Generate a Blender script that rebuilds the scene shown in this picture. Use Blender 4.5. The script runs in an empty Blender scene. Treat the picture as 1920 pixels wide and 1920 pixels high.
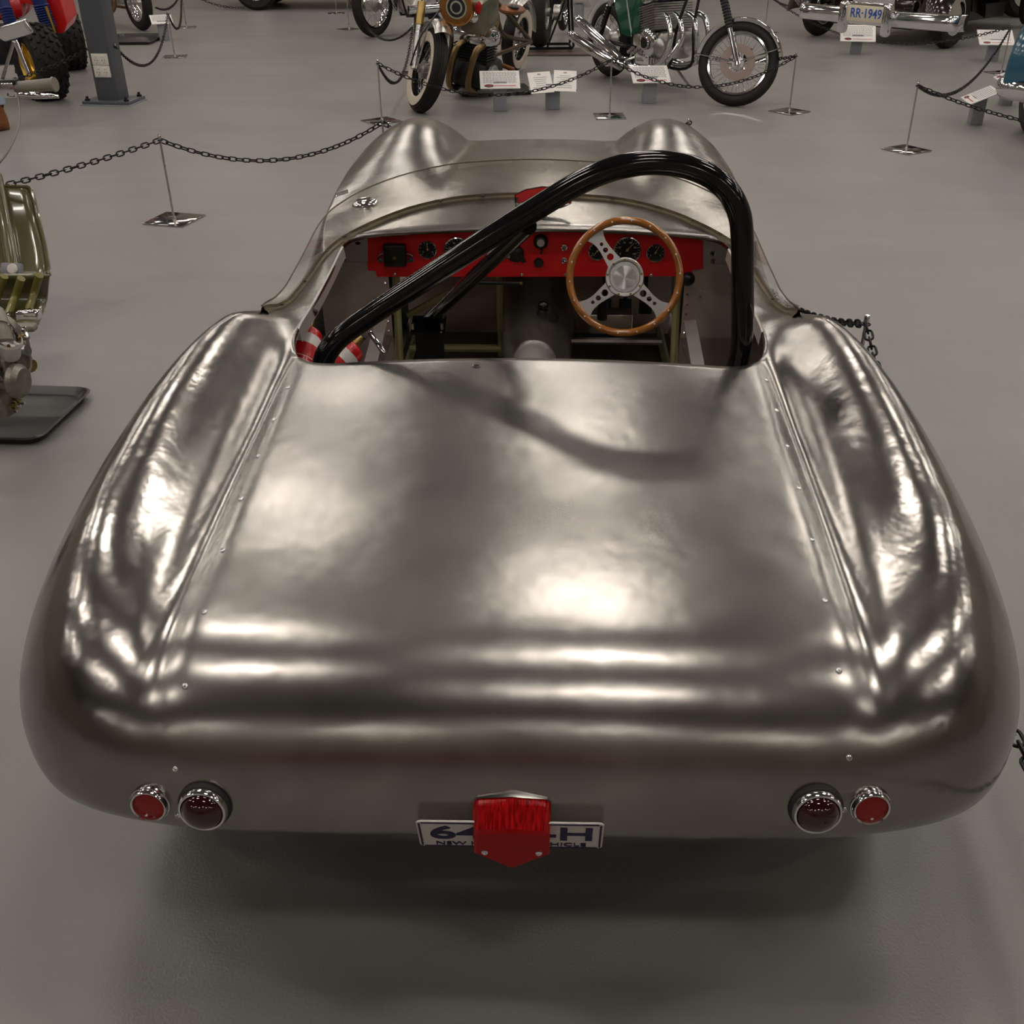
import bpy, bmesh, math, random
import numpy as np
from mathutils import Matrix, Vector, Euler, Quaternion
random.seed(7)
SC = bpy.context.scene
COL = SC.collection
# ------------------------------------------------------------------ camera
CAM_H, FPX, PITCH, PX0 = 1.72, 1928.0, math.radians(31.1), 1000.0
cam_d = bpy.data.cameras.new('camera'); cam = bpy.data.objects.new('camera', cam_d); COL.objects.link(cam)
cam.location = (0, 0, CAM_H); cam.rotation_euler = (math.pi/2 - PITCH, 0, 0)
cam_d.sensor_width = 36.0; cam_d.sensor_fit = 'HORIZONTAL'; cam_d.lens = 36.0*FPX/1920.0
cam_d.shift_x = -(PX0-960.0)/1920.0
cam_d.clip_start = 0.05; cam_d.clip_end = 100
SC.camera = cam
# ------------------------------------------------------------------ world, exposure
w = bpy.data.worlds.new('hall_world'); SC.world = w; w.use_nodes = True
w.node_tree.nodes['Background'].inputs[0].default_value = (0.9, 0.95, 1.0, 1)
w.node_tree.nodes['Background'].inputs[1].default_value = 0.02
SC.view_settings.view_transform = 'Standard'; SC.view_settings.look = 'None'
SC.view_settings.exposure = 0.0; SC.view_settings.gamma = 1.0; SC.view_settings.use_curve_mapping = False
LAMP_POWER = 35.0          # emission of the ceiling lamp diffusers
LAMP_COL = (1.0, 0.925, 0.845)
# ------------------------------------------------------------------ pixel -> place (calibration of the photo's camera)
_S, _C = math.sin(PITCH), math.cos(PITCH)
def _ray(px, py):
    a = (px-PX0)/FPX; b = (960-py)/FPX
    return Vector((a, _C+b*_S, -_S+b*_C))
def gp(px, py, z=0.0):
    d = _ray(px, py); t = (z-CAM_H)/d.z
    return Vector((d.x*t, d.y*t, z))
def gy(px, py, Y):
    d = _ray(px, py); t = Y/d.y
    return Vector((d.x*t, Y, CAM_H+d.z*t))
CAR_YAW = math.radians(1.12)
CAR_M = Matrix.Translation((-0.035, 1.08, 0)) @ Matrix.Rotation(-CAR_YAW, 4, 'Z')
CAR_I = CAR_M.inverted()
_CO = CAR_I @ Vector((0, 0, CAM_H))
def cz(px, py, z):          # car frame, at a height
    return CAR_I @ gp(px, py, z)
def cy(px, py, y):          # car frame, at a distance from the tail
    d = CAR_I.to_3x3() @ _ray(px, py); t = (y-_CO.y)/d.y
    return _CO + d*t
# ------------------------------------------------------------------ materials
def mat(name, col=(0.5, 0.5, 0.5), rough=0.5, metal=0.0, spec=0.5, var=0.0, vscale=8.0, bump=0.0, bscale=60.0,
        rvar=0.0, emit=None, estr=1.0, coat=0.0, trans=0.0, alpha=1.0, stretch=None):
    m = bpy.data.materials.new(name); m.use_nodes = True
    nt = m.node_tree; b = nt.nodes['Principled BSDF']
    b.inputs['Base Color'].default_value = (*col, 1); b.inputs['Roughness'].default_value = rough
    b.inputs['Metallic'].default_value = metal; b.inputs['Specular IOR Level'].default_value = spec
    b.inputs['Coat Weight'].default_value = coat; b.inputs['Coat Roughness'].default_value = 0.06
    b.inputs['Transmission Weight'].default_value = trans; b.inputs['Alpha'].default_value = alpha
    if emit:
        b.inputs['Emission Color'].default_value = (*emit, 1); b.inputs['Emission Strength'].default_value = estr
    if var or bump or rvar:
        tc = nt.nodes.new('ShaderNodeTexCoord'); mp = nt.nodes.new('ShaderNodeMapping')
        nt.links.new(tc.outputs['Object'], mp.inputs[0])
        if stretch: mp.inputs['Scale'].default_value = stretch
    if var or rvar:
        n = nt.nodes.new('ShaderNodeTexNoise'); n.inputs['Scale'].default_value = vscale; n.inputs['Detail'].default_value = 6
        nt.links.new(mp.outputs[0], n.inputs['Vector'])
    if var:
        r = nt.nodes.new('ShaderNodeMapRange'); r.inputs[1].default_value = 0.25; r.inputs[2].default_value = 0.75
        r.inputs[3].default_value = 1-var; r.inputs[4].default_value = 1+var
        nt.links.new(n.outputs['Fac'], r.inputs[0])
        v = nt.nodes.new('ShaderNodeVectorMath'); v.operation = 'SCALE'; v.inputs[0].default_value = col
        nt.links.new(r.outputs[0], v.inputs['Scale']); nt.links.new(v.outputs[0], b.inputs['Base Color'])
    if rvar:
        r2 = nt.nodes.new('ShaderNodeMapRange'); r2.inputs[1].default_value = 0.25; r2.inputs[2].default_value = 0.75
        r2.inputs[3].default_value = max(0.02, rough-rvar); r2.inputs[4].default_value = rough+rvar
        nt.links.new(n.outputs['Fac'], r2.inputs[0]); nt.links.new(r2.outputs[0], b.inputs['Roughness'])
    if bump:
        n2 = nt.nodes.new('ShaderNodeTexNoise'); n2.inputs['Scale'].default_value = bscale; n2.inputs['Detail'].default_value = 3
        nt.links.new(mp.outputs[0], n2.inputs['Vector'])
        bp = nt.nodes.new('ShaderNodeBump'); bp.inputs['Strength'].default_value = bump; bp.inputs['Distance'].default_value = 0.01
        nt.links.new(n2.outputs['Fac'], bp.inputs['Height']); nt.links.new(bp.outputs[0], b.inputs['Normal'])
    return m
M = {}
M['chrome'] = mat('chrome', (0.82, 0.82, 0.83), 0.08, 1.0)
M['steel'] = mat('brushed_steel', (0.55, 0.54, 0.52), 0.3, 1.0, rvar=0.08, vscale=20)
M['alu'] = mat('cast_aluminium', (0.55, 0.53, 0.5), 0.35, 1.0, var=0.12, vscale=20, bump=0.1, bscale=80)
M['alu_sheet'] = mat('aluminium_sheet', (0.62, 0.58, 0.55), 0.36, 0.6, rvar=0.08, vscale=10)
M['alu_brown'] = mat('stained_aluminium_sheet', (0.6, 0.49, 0.44), 0.45, 0.5, var=0.15, vscale=6)
M['black'] = mat('black_plastic', (0.012, 0.012, 0.012), 0.35)
M['black_gloss'] = mat('gloss_black_paint', (0.006, 0.005, 0.006), 0.09, coat=0.0)
M['rubber'] = mat('black_rubber', (0.018, 0.017, 0.017), 0.65, bump=0.1, bscale=90)
M['tyre'] = mat('tyre_rubber', (0.014, 0.012, 0.011), 0.6, spec=0.3, var=0.2, vscale=12)
M['white_wall'] = mat('cream_tyre_wall', (0.62, 0.53, 0.43), 0.6)
M['red_dash'] = mat('red_leather_cloth', (0.85, 0.008, 0.01), 0.5, bump=0.12, bscale=350)
M['red_paint'] = mat('red_paint', (0.62, 0.012, 0.012), 0.2, coat=0.5)
M['red_ext'] = mat('red_cylinder_paint', (0.55, 0.01, 0.015), 0.25, coat=0.4)
M['white'] = mat('white_card', (0.78, 0.75, 0.72), 0.5)
M['white_plastic'] = mat('white_plastic', (0.72, 0.68, 0.62), 0.35)
M['grey_post'] = mat('grey_post_paint', (0.26, 0.27, 0.29), 0.45)
M['column'] = mat('column_grey_paint', (0.085, 0.09, 0.102), 0.45, var=0.06, vscale=5)
M['dark_metal'] = mat('dark_oily_metal', (0.03, 0.03, 0.032), 0.38, 0.6, var=0.3, vscale=15)
M['brass'] = mat('aged_brass', (0.36, 0.25, 0.09), 0.3, 1.0, var=0.2, vscale=15)
M['gold'] = mat('gold_anodised', (0.75, 0.47, 0.07), 0.28, 1.0)
M['olive'] = mat('olive_drab_gloss', (0.085, 0.08, 0.03), 0.22, coat=0.5)
M['olive_rib'] = mat('olive_rib', (0.17, 0.15, 0.03), 0.3, coat=0.3)
M['olive_tube'] = mat('pale_olive_chassis_paint', (0.45, 0.43, 0.2), 0.4)
M['chain'] = mat('black_chain_plastic', (0.006, 0.0055, 0.005), 0.4, spec=0.3)
M['perspex_edge'] = mat('yellowed_sealant', (0.26, 0.19, 0.09), 0.5, var=0.4, vscale=25)
M['screen_edge'] = mat('dark_perspex_edge', (0.10, 0.075, 0.04), 0.4)
M['engine'] = mat('weathered_engine_alloy', (0.27, 0.25, 0.21), 0.42, 0.85, var=0.3, vscale=30, bump=0.15, bscale=120)
M['strip'] = mat('grimy_brown_rubber_strip', (0.09, 0.065, 0.03), 0.45, var=0.5, vscale=14)
M['lens_red'] = mat('red_lens', (0.32, 0.003, 0.004), 0.08, spec=0.3)
M['lens_dark'] = mat('dark_red_lens', (0.03, 0.003, 0.004), 0.05, coat=0.8)
M['reflector'] = mat('red_reflector', (0.27, 0.005, 0.005), 0.3)
M['navy'] = mat('navy_print', (0.012, 0.006, 0.05), 0.5)
M['blue_print'] = mat('blue_print', (0.02, 0.09, 0.42), 0.5)
M['plate_white'] = mat('plate_reflective_white', (0.66, 0.63, 0.58), 0.4)
M['plate_cream'] = mat('plate_cream', (0.7, 0.63, 0.48), 0.4)
M['leather'] = mat('tan_leather', (0.2, 0.065, 0.018), 0.45, var=0.25, vscale=12, bump=0.15, bscale=60)
M['denim'] = mat('blue_denim', (0.02, 0.07, 0.22), 0.8, var=0.2, vscale=40)
M['denim_cuff'] = mat('pale_denim_cuff', (0.3, 0.36, 0.45), 0.85)
M['blue_boot'] = mat('blue_rubber_boot', (0.006, 0.02, 0.13), 0.5)
M['blue_car'] = mat('teal_blue_car_paint', (0.02, 0.1, 0.16), 0.18, coat=0.7)
M['green_paint'] = mat('candy_green_paint', (0.008, 0.12, 0.065), 0.15, metal=0.4, coat=1.0)
M['green_tank'] = mat('candy_teal_paint', (0.005, 0.07, 0.075), 0.15, metal=0.4, coat=1.0)
M['orange'] = mat('orange_lens', (0.75, 0.13, 0.02), 0.2, coat=0.3)
M['print_grey'] = mat('grey_print', (0.28, 0.28, 0.29), 0.6)
M['print_red'] = mat('red_print', (0.5, 0.03, 0.03), 0.6)
M['tray'] = mat('black_drip_tray', (0.03, 0.028, 0.027), 0.3, var=0.3, vscale=6)
M['board'] = mat('brown_board', (0.09, 0.065, 0.05), 0.6)
M['needle'] = mat('gauge_needle', (0.75, 0.55, 0.25), 0.4)
M['gauge'] = mat('gauge_face_black', (0.012, 0.013, 0.016), 0.25)
M['wood'] = mat('varnished_wood_rim', (0.36, 0.13, 0.022), 0.15, var=0.25, vscale=30, coat=0.9)
M['grip'] = mat('grey_rubber_grip', (0.24, 0.22, 0.18), 0.5)
M['bronze_pipe'] = mat('bronze_exhaust', (0.25, 0.17, 0.08), 0.32, 1.0, var=0.25, vscale=8)
M['bronze_frame'] = mat('bronze_frame_paint', (0.1, 0.065, 0.035), 0.35, 0.6)
M['mirror'] = mat('mirror_glass', (0.85, 0.85, 0.85), 0.02, 1.0)
M['floor_pan'] = mat('oily_floor_pan', (0.11, 0.09, 0.045), 0.4, 0.3, var=0.4, vscale=5)
M['dark_alu'] = mat('dull_dark_aluminium', (0.36, 0.33, 0.3), 0.4, 0.9, var=0.2, vscale=6)
M['maroon'] = mat('dark_maroon_black_paint', (0.012, 0.006, 0.006), 0.15, coat=0.7)
M['car_white'] = mat('white_car_paint', (0.45, 0.43, 0.42), 0.25, coat=0.5)
# hand-worked bare aluminium of the car body
def body_material():
    m = bpy.data.materials.new('hand_worked_bare_aluminium'); m.use_nodes = True
    nt = m.node_tree; b = nt.nodes['Principled BSDF']; L = nt.links.new
    b.inputs['Metallic'].default_value = 1.0
    tc = nt.nodes.new('ShaderNodeTexCoord')
    def noise(scale, detail, sx=(1, 1, 1), dist=0.0):
        mp = nt.nodes.new('ShaderNodeMapping'); mp.inputs['Scale'].default_value = sx
        L(tc.outputs['Object'], mp.inputs[0])
        n = nt.nodes.new('ShaderNodeTexNoise'); n.inputs['Scale'].default_value = scale; n.inputs['Detail'].default_value = detail
        n.inputs['Distortion'].default_value = dist
        L(mp.outputs[0], n.inputs['Vector']); return n
    n1 = noise(4.0, 8, dist=0.6)
    cr = nt.nodes.new('ShaderNodeValToRGB')
    cr.color_ramp.elements[0].position = 0.3; cr.color_ramp.elements[0].color = (0.27, 0.255, 0.24, 1)
    cr.color_ramp.elements[1].position = 0.7; cr.color_ramp.elements[1].color = (0.41, 0.39, 0.366, 1)
    L(n1.outputs['Fac'], cr.inputs[0]); L(cr.outputs[0], b.inputs['Base Color'])
    n2 = noise(7.0, 6); n3 = noise(60.0, 4, (1, 5, 1))
    ad = nt.nodes.new('ShaderNodeMath'); ad.operation = 'ADD'; L(n2.outputs['Fac'], ad.inputs[0])
    mu = nt.nodes.new('ShaderNodeMath'); mu.operation = 'MULTIPLY'; mu.inputs[1].default_value = 0.15
    L(n3.outputs['Fac'], mu.inputs[0]); L(mu.outputs[0], ad.inputs[1])
    mr = nt.nodes.new('ShaderNodeMapRange'); mr.inputs[1].default_value = 0.35; mr.inputs[2].default_value = 0.85
    mr.inputs[3].default_value = 0.228; mr.inputs[4].default_value = 0.268
    L(ad.outputs[0], mr.inputs[0]); L(mr.outputs[0], b.inputs['Roughness'])
    # soft hand-beaten dents, strongest on the wings, plus fine scratches
    sp = nt.nodes.new('ShaderNodeSeparateXYZ'); L(tc.outputs['Object'], sp.inputs[0])
    ab = nt.nodes.new('ShaderNodeMath'); ab.operation = 'ABSOLUTE'; L(sp.outputs[0], ab.inputs[0])
    wing = nt.nodes.new('ShaderNodeMapRange'); wing.inputs[1].default_value = 0.52; wing.inputs[2].default_value = 0.68
    wing.inputs[3].default_value = 0.0; wing.inputs[4].default_value = 1.0; L(ab.outputs[0], wing.inputs[0])
    def scaled(lo, hi):
        q = nt.nodes.new('ShaderNodeMapRange'); q.inputs[3].default_value = lo; q.inputs[4].default_value = hi; L(wing.outputs[0], q.inputs[0]); return q.outputs[0]
    rs = nt.nodes.new('ShaderNodeMath'); rs.operation = 'MULTIPLY'; L(mr.outputs[0], rs.inputs[0]); L(scaled(1.0, 0.8), rs.inputs[1]); L(rs.outputs[0], b.inputs['Roughness'])
    d1 = noise(4.2, 3); d2 = noise(24.0, 2); d3 = noise(300.0, 2, (1, 4, 1))
    bp1 = nt.nodes.new('ShaderNodeBump'); bp1.inputs['Distance'].default_value = 0.012; L(scaled(0.30, 0.42), bp1.inputs['Strength'])
    bp2 = nt.nodes.new('ShaderNodeBump'); bp2.inputs['Distance'].default_value = 0.006; L(scaled(0.045, 0.2), bp2.inputs['Strength'])
    bp3 = nt.nodes.new('ShaderNodeBump'); bp3.inputs['Strength'].default_value = 0.012; bp3.inputs['Distance'].default_value = 0.002
    L(d1.outputs['Fac'], bp1.inputs['Height']); L(d2.outputs['Fac'], bp2.inputs['Height']); L(d3.outputs['Fac'], bp3.inputs['Height'])
    L(bp1.outputs[0], bp2.inputs['Normal']); L(bp2.outputs[0], bp3.inputs['Normal']); L(bp3.outputs[0], b.inputs['Normal'])
    return m
M['body'] = body_material()
def perspex_material():
    m = bpy.data.materials.new('clear_perspex'); m.use_nodes = True; nt = m.node_tree; L = nt.links.new
    out = nt.nodes['Material Output']; nt.nodes.remove(nt.nodes['Principled BSDF'])
    tr = nt.nodes.new('ShaderNodeBsdfTransparent'); tr.inputs[0].default_value = (0.93, 0.915, 0.88, 1)
    gl = nt.nodes.new('ShaderNodeBsdfGlossy'); gl.inputs['Roughness'].default_value = 0.03; gl.inputs[0].default_value = (0.95, 0.95, 0.95, 1)
    ge = nt.nodes.new('ShaderNodeNewGeometry'); dt = nt.nodes.new('ShaderNodeVectorMath'); dt.operation = 'DOT_PRODUCT'
    L(ge.outputs['Normal'], dt.inputs[0]); L(ge.outputs['Incoming'], dt.inputs[1])
    def mth(op, x, y):
        q = nt.nodes.new('ShaderNodeMath'); q.operation = op
        for i, k in enumerate((x, y)):
            if k is None: continue
            if isinstance(k, (int, float)): q.inputs[i].default_value = k
            else: L(k, q.inputs[i])
        return q.outputs[0]
    ab = mth('ABSOLUTE', dt.outputs['Value'], None); p5 = mth('POWER', mth('SUBTRACT', 1.0, ab), 4.0); fr = mth('ADD', mth('MULTIPLY', p5, 0.75), 0.07)
    mx = nt.nodes.new('ShaderNodeMixShader'); L(fr, mx.inputs[0]); L(tr.outputs[0], mx.inputs[1]); L(gl.outputs[0], mx.inputs[2])
    L(mx.outputs[0], out.inputs[0]); return m
M['perspex'] = perspex_material()
def floor_material():
    m = bpy.data.materials.new('grey_epoxy_floor'); m.use_nodes = True; nt = m.node_tree; L = nt.links.new
    b = nt.nodes['Principled BSDF']; tc = nt.nodes.new('ShaderNodeTexCoord')
    n = nt.nodes.new('ShaderNodeTexNoise'); n.inputs['Scale'].default_value = 0.9; n.inputs['Detail'].default_value = 6; L(tc.outputs['Object'], n.inputs['Vector'])
    cr = nt.nodes.new('ShaderNodeValToRGB')
    cr.color_ramp.elements[0].position = 0.3; cr.color_ramp.elements[0].color = (0.225, 0.218, 0.207, 1)
    cr.color_ramp.elements[1].position = 0.7; cr.color_ramp.elements[1].color = (0.265, 0.257, 0.244, 1)
    L(n.outputs['Fac'], cr.inputs[0]); L(cr.outputs[0], b.inputs['Base Color'])
    b.inputs['Roughness'].default_value = 0.34; b.inputs['Specular IOR Level'].default_value = 0.55
    mp = nt.nodes.new('ShaderNodeMapping'); mp.inputs['Scale'].default_value = (0.25, 3.0, 1); L(tc.outputs['Object'], mp.inputs[0])
    n3 = nt.nodes.new('ShaderNodeTexNoise'); n3.inputs['Scale'].default_value = 1.2; n3.inputs['Detail'].default_value = 4; L(mp.outputs[0], n3.inputs['Vector'])
    mr = nt.nodes.new('ShaderNodeMapRange'); mr.inputs[3].default_value = 0.26; mr.inputs[4].default_value = 0.42; L(n3.outputs['Fac'], mr.inputs[0]); L(mr.outputs[0], b.inputs['Roughness'])
    n2 = nt.nodes.new('ShaderNodeTexNoise'); n2.inputs['Scale'].default_value = 170; n2.inputs['Detail'].default_value = 2; L(tc.outputs['Object'], n2.inputs['Vector'])
    bp = nt.nodes.new('ShaderNodeBump'); bp.inputs['Strength'].default_value = 0.42; bp.inputs['Distance'].default_value = 0.003
    L(n2.outputs['Fac'], bp.inputs['Height']); L(bp.outputs[0], b.inputs['Normal'])
    return m
M['floor'] = floor_material()
def ribbed_lens():
    m = mat('ribbed_red_lens', (0.42, 0.004, 0.006), 0.1, coat=0.3); nt = m.node_tree; b = nt.nodes['Principled BSDF']; L = nt.links.new
    tc = nt.nodes.new('ShaderNodeTexCoord'); mp = nt.nodes.new('ShaderNodeMapping'); mp.inputs['Scale'].default_value = (420, 40, 40); L(tc.outputs['Object'], mp.inputs[0])
    n = nt.nodes.new('ShaderNodeTexNoise'); n.inputs['Scale'].default_value = 1.0; n.inputs['Detail'].default_value = 3; L(mp.outputs[0], n.inputs['Vector'])
    cr = nt.nodes.new('ShaderNodeValToRGB'); cr.color_ramp.elements[0].position = .38; cr.color_ramp.elements[0].color = (.2, .001, .002, 1)
    cr.color_ramp.elements[1].position = .66; cr.color_ramp.elements[1].color = (.55, .006, .008, 1); L(n.outputs['Fac'], cr.inputs[0]); L(cr.outputs[0], b.inputs['Base Color'])
    bp = nt.nodes.new('ShaderNodeBump'); bp.inputs['Strength'].default_value = .5; bp.inputs['Distance'].default_value = .002; L(n.outputs['Fac'], bp.inputs['Height']); L(bp.outputs[0], b.inputs['Normal'])
    return m
M['lens_ribbed'] = ribbed_lens()
# ------------------------------------------------------------------ mesh helpers
def frame_from(d, up=Vector((0, 0, 1))):
    d = Vector(d).normalized()
    if abs(d.dot(up)) > 0.98: up = Vector((0, 1, 0))
    x = up.cross(d).normalized(); y = d.cross(x)
    return Matrix((x, y, d)).transposed()
class MB:
    def __init__(s): s.v = []; s.f = []
    def add(s, vs, fs, X=None):
        o = len(s.v)
        for p in vs:
            s.v.append(tuple(X @ Vector(p)) if X is not None else tuple(p))
        for f in fs: s.f.append(tuple(i+o for i in f))
        return s
    def box(s, c, d, X=None, bev=0.0):
        x, y, z = d[0]/2, d[1]/2, d[2]/2
        if bev <= 0:
            vs = [(c[0]+i*x, c[1]+j*y, c[2]+k*z) for i in (-1, 1) for j in (-1, 1) for k in (-1, 1)]
            fs = [(0, 1, 3, 2), (4, 6, 7, 5), (0, 4, 5, 1), (2, 3, 7, 6), (0, 2, 6, 4), (1, 5, 7, 3)]
            return s.add(vs, fs, X)
        bm = bmesh.new(); bmesh.ops.create_cube(bm, size=1.0)
        for v in bm.verts: v.co = Vector((v.co.x*d[0]+c[0], v.co.y*d[1]+c[1], v.co.z*d[2]+c[2]))
        bmesh.ops.bevel(bm, geom=list(bm.edges), offset=bev, segments=2, profile=0.5, affect='EDGES')
        bm.verts.index_update()
        s.add([v.co.copy() for v in bm.verts], [[v.index for v in f.verts] for f in bm.faces], X); bm.free(); return s
    def tube(s, pts, r, n=8, cap=True, closed=False, X=None, flat=1.0):
        P = [Vector(p) for p in pts]; m = len(P)
        rr = r if isinstance(r, (list, tuple)) else [r]*m
        T = []
        for i in range(m):
            a = P[(i-1) % m] if (closed or i > 0) else P[i]; b = P[(i+1) % m] if (closed or i < m-1) else P[i]
            d = b-a; T.append(d.normalized() if d.length > 1e-9 else Vector((0, 0, 1)))
        F = frame_from(T[0]); U = F.col[0].copy(); vs = []
        for i in range(m):
            if i > 0:
                q = T[i-1].rotation_difference(T[i]); U = (q @ U); U = (U - T[i]*U.dot(T[i])).normalized()
            W = T[i].cross(U)
            for k in range(n):
                a = 2*math.pi*k/n; vs.append(P[i]+(U*math.cos(a)+W*math.sin(a)*flat)*rr[i])
        fs = []
        for i in range(m if closed else m-1):
            j = (i+1) % m
            for k in range(n):
                fs.append((i*n+k, i*n+(k+1) % n, j*n+(k+1) % n, j*n+k))
        if cap and not closed:
            fs.append(tuple(range(n-1, -1, -1))); fs.append(tuple((m-1)*n+k for k in range(n)))
        return s.add(vs, fs, X)
    def cyl(s, a, b, r, n=16, r2=None, X=None):
        return s.tube([a, b], [r, r if r2 is None else r2], n, X=X)
    def lathe(s, prof, n=24, X=None, closed=False, cap=True):     # profile (r, h) about local Z
        vs = []; fs = []; m = len(prof)
        for (r, h) in prof:
            for k in range(n):
                a = 2*math.pi*k/n; vs.append((r*math.cos(a), r*math.sin(a), h))
        for i in range(m if closed else m-1):
            j = (i+1) % m
            for k in range(n): fs.append((i*n+k, i*n+(k+1) % n, j*n+(k+1) % n, j*n+k))
        if not closed and cap:
            if prof[0][0] > 1e-6: fs.append(tuple(range(n-1, -1, -1)))
            if prof[-1][0] > 1e-6: fs.append(tuple((m-1)*n+k for k in range(n)))
        return s.add(vs, fs, X)
    def torus(s, R, r, n=32, k=10, X=None):
        return s.lathe([(R+r*math.cos(2*math.pi*i/k), r*math.sin(2*math.pi*i/k)) for i in range(k)], n, X, closed=True)
    def prism(s, poly, h0, h1, X=None):                 # polygon in local XY, extruded along Z
        n = len(poly); vs = [(x, y, h0) for x, y in poly]+[(x, y, h1) for x, y in poly]
        fs = [tuple(range(n-1, -1, -1)), tuple(range(n, 2*n))]+[(i, (i+1) % n, n+(i+1) % n, n+i) for i in range(n)]
        return s.add(vs, fs, X)
    def sphere(s, c, r, n=12, X=None, sc=(1, 1, 1)):
        m = n//2; vs = []; fs = []
        for i in range(m+1):
            th = math.pi*i/m
            for k in range(n):
                a = 2*math.pi*k/n
                vs.append((c[0]+sc[0]*r*math.sin(th)*math.cos(a), c[1]+sc[1]*r*math.sin(th)*math.sin(a), c[2]+sc[2]*r*math.cos(th)))
        for i in range(m):
            for k in range(n): fs.append((i*n+k, (i+1)*n+k, (i+1)*n+(k+1) % n, i*n+(k+1) % n))
        return s.add(vs, fs, X)
    def grid(s, rows, closed_u=False, X=None):          # rows of points, lofted
        n = len(rows[0]); m = len(rows); vs = [p for r in rows for p in r]; fs = []
        for i in range(m-1):
            for k in range(n if closed_u else n-1): fs.append((i*n+k, i*n+(k+1) % n, (i+1)*n+(k+1) % n, (i+1)*n+k))
        return s.add(vs, fs, X)
    def mesh(s, name, m, sharp=40):
        me = bpy.data.meshes.new(name); me.from_pydata(s.v, [], s.f); me.validate(clean_customdata=False)
        bm = bmesh.new(); bm.from_mesh(me); bmesh.ops.remove_doubles(bm, verts=bm.verts, dist=1e-6)
        bmesh.ops.recalc_face_normals(bm, faces=bm.faces); bm.to_mesh(me); bm.free()
        if m is not None: me.materials.append(M[m] if isinstance(m, str) else m)
        me.polygons.foreach_set('use_smooth', [True]*len(me.polygons))
        me.set_sharp_from_angle(angle=math.radians(sharp)); me.update()
        return me
    def build(s, name, m, parent=None, sharp=40, X=None):
        return link(name, s.mesh(name, m, sharp), parent, X)
def link(name, data, parent=None, X=None):
    o = bpy.data.objects.new(name, data); COL.objects.link(o)
    if parent is not None: o.parent = parent
    if X is not None: o.matrix_local = X
    return o
def tag(o, label, cat, group=None):
    o['label'] = label; o['category'] = cat
    if group: o['group'] = group
    return o
def thing(name, label, cat, X, group=None):
    o = link(name, None, None, X); o.empty_display_size = 0.1
    return tag(o, label, cat, group)
def struct(name, mb, m, parent=None, sharp=40, X=None):
    o = mb.build(name, m, parent, sharp, X); o['kind'] = 'structure'; return o
def copy_tree(o, parent=None):
    c = o.copy(); COL.objects.link(c); c.parent = parent
    for ch in list(o.children): copy_tree(ch, c)
    return c
def TR(x, y, z): return Matrix.Translation((x, y, z))
def RX(a): return Matrix.Rotation(math.radians(a), 4, 'X')
def RY(a): return Matrix.Rotation(math.radians(a), 4, 'Y')
def RZ(a): return Matrix.Rotation(math.radians(a), 4, 'Z')
def AIM(p, d, up=Vector((0, 0, 1))):     # local Z along d, at p
    return Matrix.Translation(p) @ frame_from(d, up).to_4x4()
def smooth_path(pts, n=8):
    P = [Vector(p) for p in pts]; out = []
    for i in range(len(P)-1):
        p0 = P[max(0, i-1)]; p1 = P[i]; p2 = P[i+1]; p3 = P[min(len(P)-1, i+2)]
        for k in range(n):
            t = k/n
            out.append(0.5*((2*p1)+(p2-p0)*t+(2*p0-5*p1+4*p2-p3)*t*t+(3*p1-p0-3*p2+p3)*t**3))
    out.append(P[-1]); return out
def text_mesh(name, body, size, m, parent, X, extrude=0.0008, align='CENTER', sx=1.0, bold=0.0):
    cu = bpy.data.curves.new(name, 'FONT'); cu.body = body; cu.size = size; cu.align_x = align; cu.align_y = 'CENTER'
    cu.extrude = extrude; cu.offset = bold; cu.resolution_u = 4
    t = bpy.data.objects.new(name+'_source', cu); COL.objects.link(t)
    dg = bpy.context.evaluated_depsgraph_get(); me = bpy.data.meshes.new_from_object(t.evaluated_get(dg))
    bpy.data.objects.remove(t); bpy.data.curves.remove(cu)
    me.name = name; me.materials.clear(); me.materials.append(M[m])
    if sx != 1.0: me.transform(Matrix.Diagonal((sx, 1, 1, 1)))
    return link(name, me, parent, X)
def pchip(xs, ys, x):
    xs = np.asarray(xs, float); ys = np.asarray(ys, float); x = np.asarray(x, float)
    h = np.diff(xs); d = np.diff(ys)/h; m = np.zeros_like(ys)
    m[0], m[-1] = d[0], d[-1]
    for i in range(1, len(xs)-1):
        if d[i-1]*d[i] > 0:
            w1 = 2*h[i]+h[i-1]; w2 = h[i]+2*h[i-1]; m[i] = (w1+w2)/(w1/d[i-1]+w2/d[i])
    i = np.clip(np.searchsorted(xs, x)-1, 0, len(h)-1); t = np.clip((x-xs[i])/h[i], 0, 1)
    return ((1+2*t)*(1-t)**2*ys[i]+t*(1-t)**2*h[i]*m[i]+t*t*(3-2*t)*ys[i+1]+t*t*(t-1)*h[i]*m[i+1])
def cspline(xs, ys, x):    # smooth Catmull-Rom through the points
    xs = np.asarray(xs, float); ys = np.asarray(ys, float); x = np.asarray(x, float)
    m = np.gradient(ys, xs); h = np.diff(xs)
    i = np.clip(np.searchsorted(xs, x)-1, 0, len(h)-1); t = np.clip((x-xs[i])/h[i], 0, 1)
    return ((1+2*t)*(1-t)**2*ys[i]+t*(1-t)**2*h[i]*m[i]+t*t*(3-2*t)*ys[i+1]+t*t*(t-1)*h[i]*m[i+1])
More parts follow.
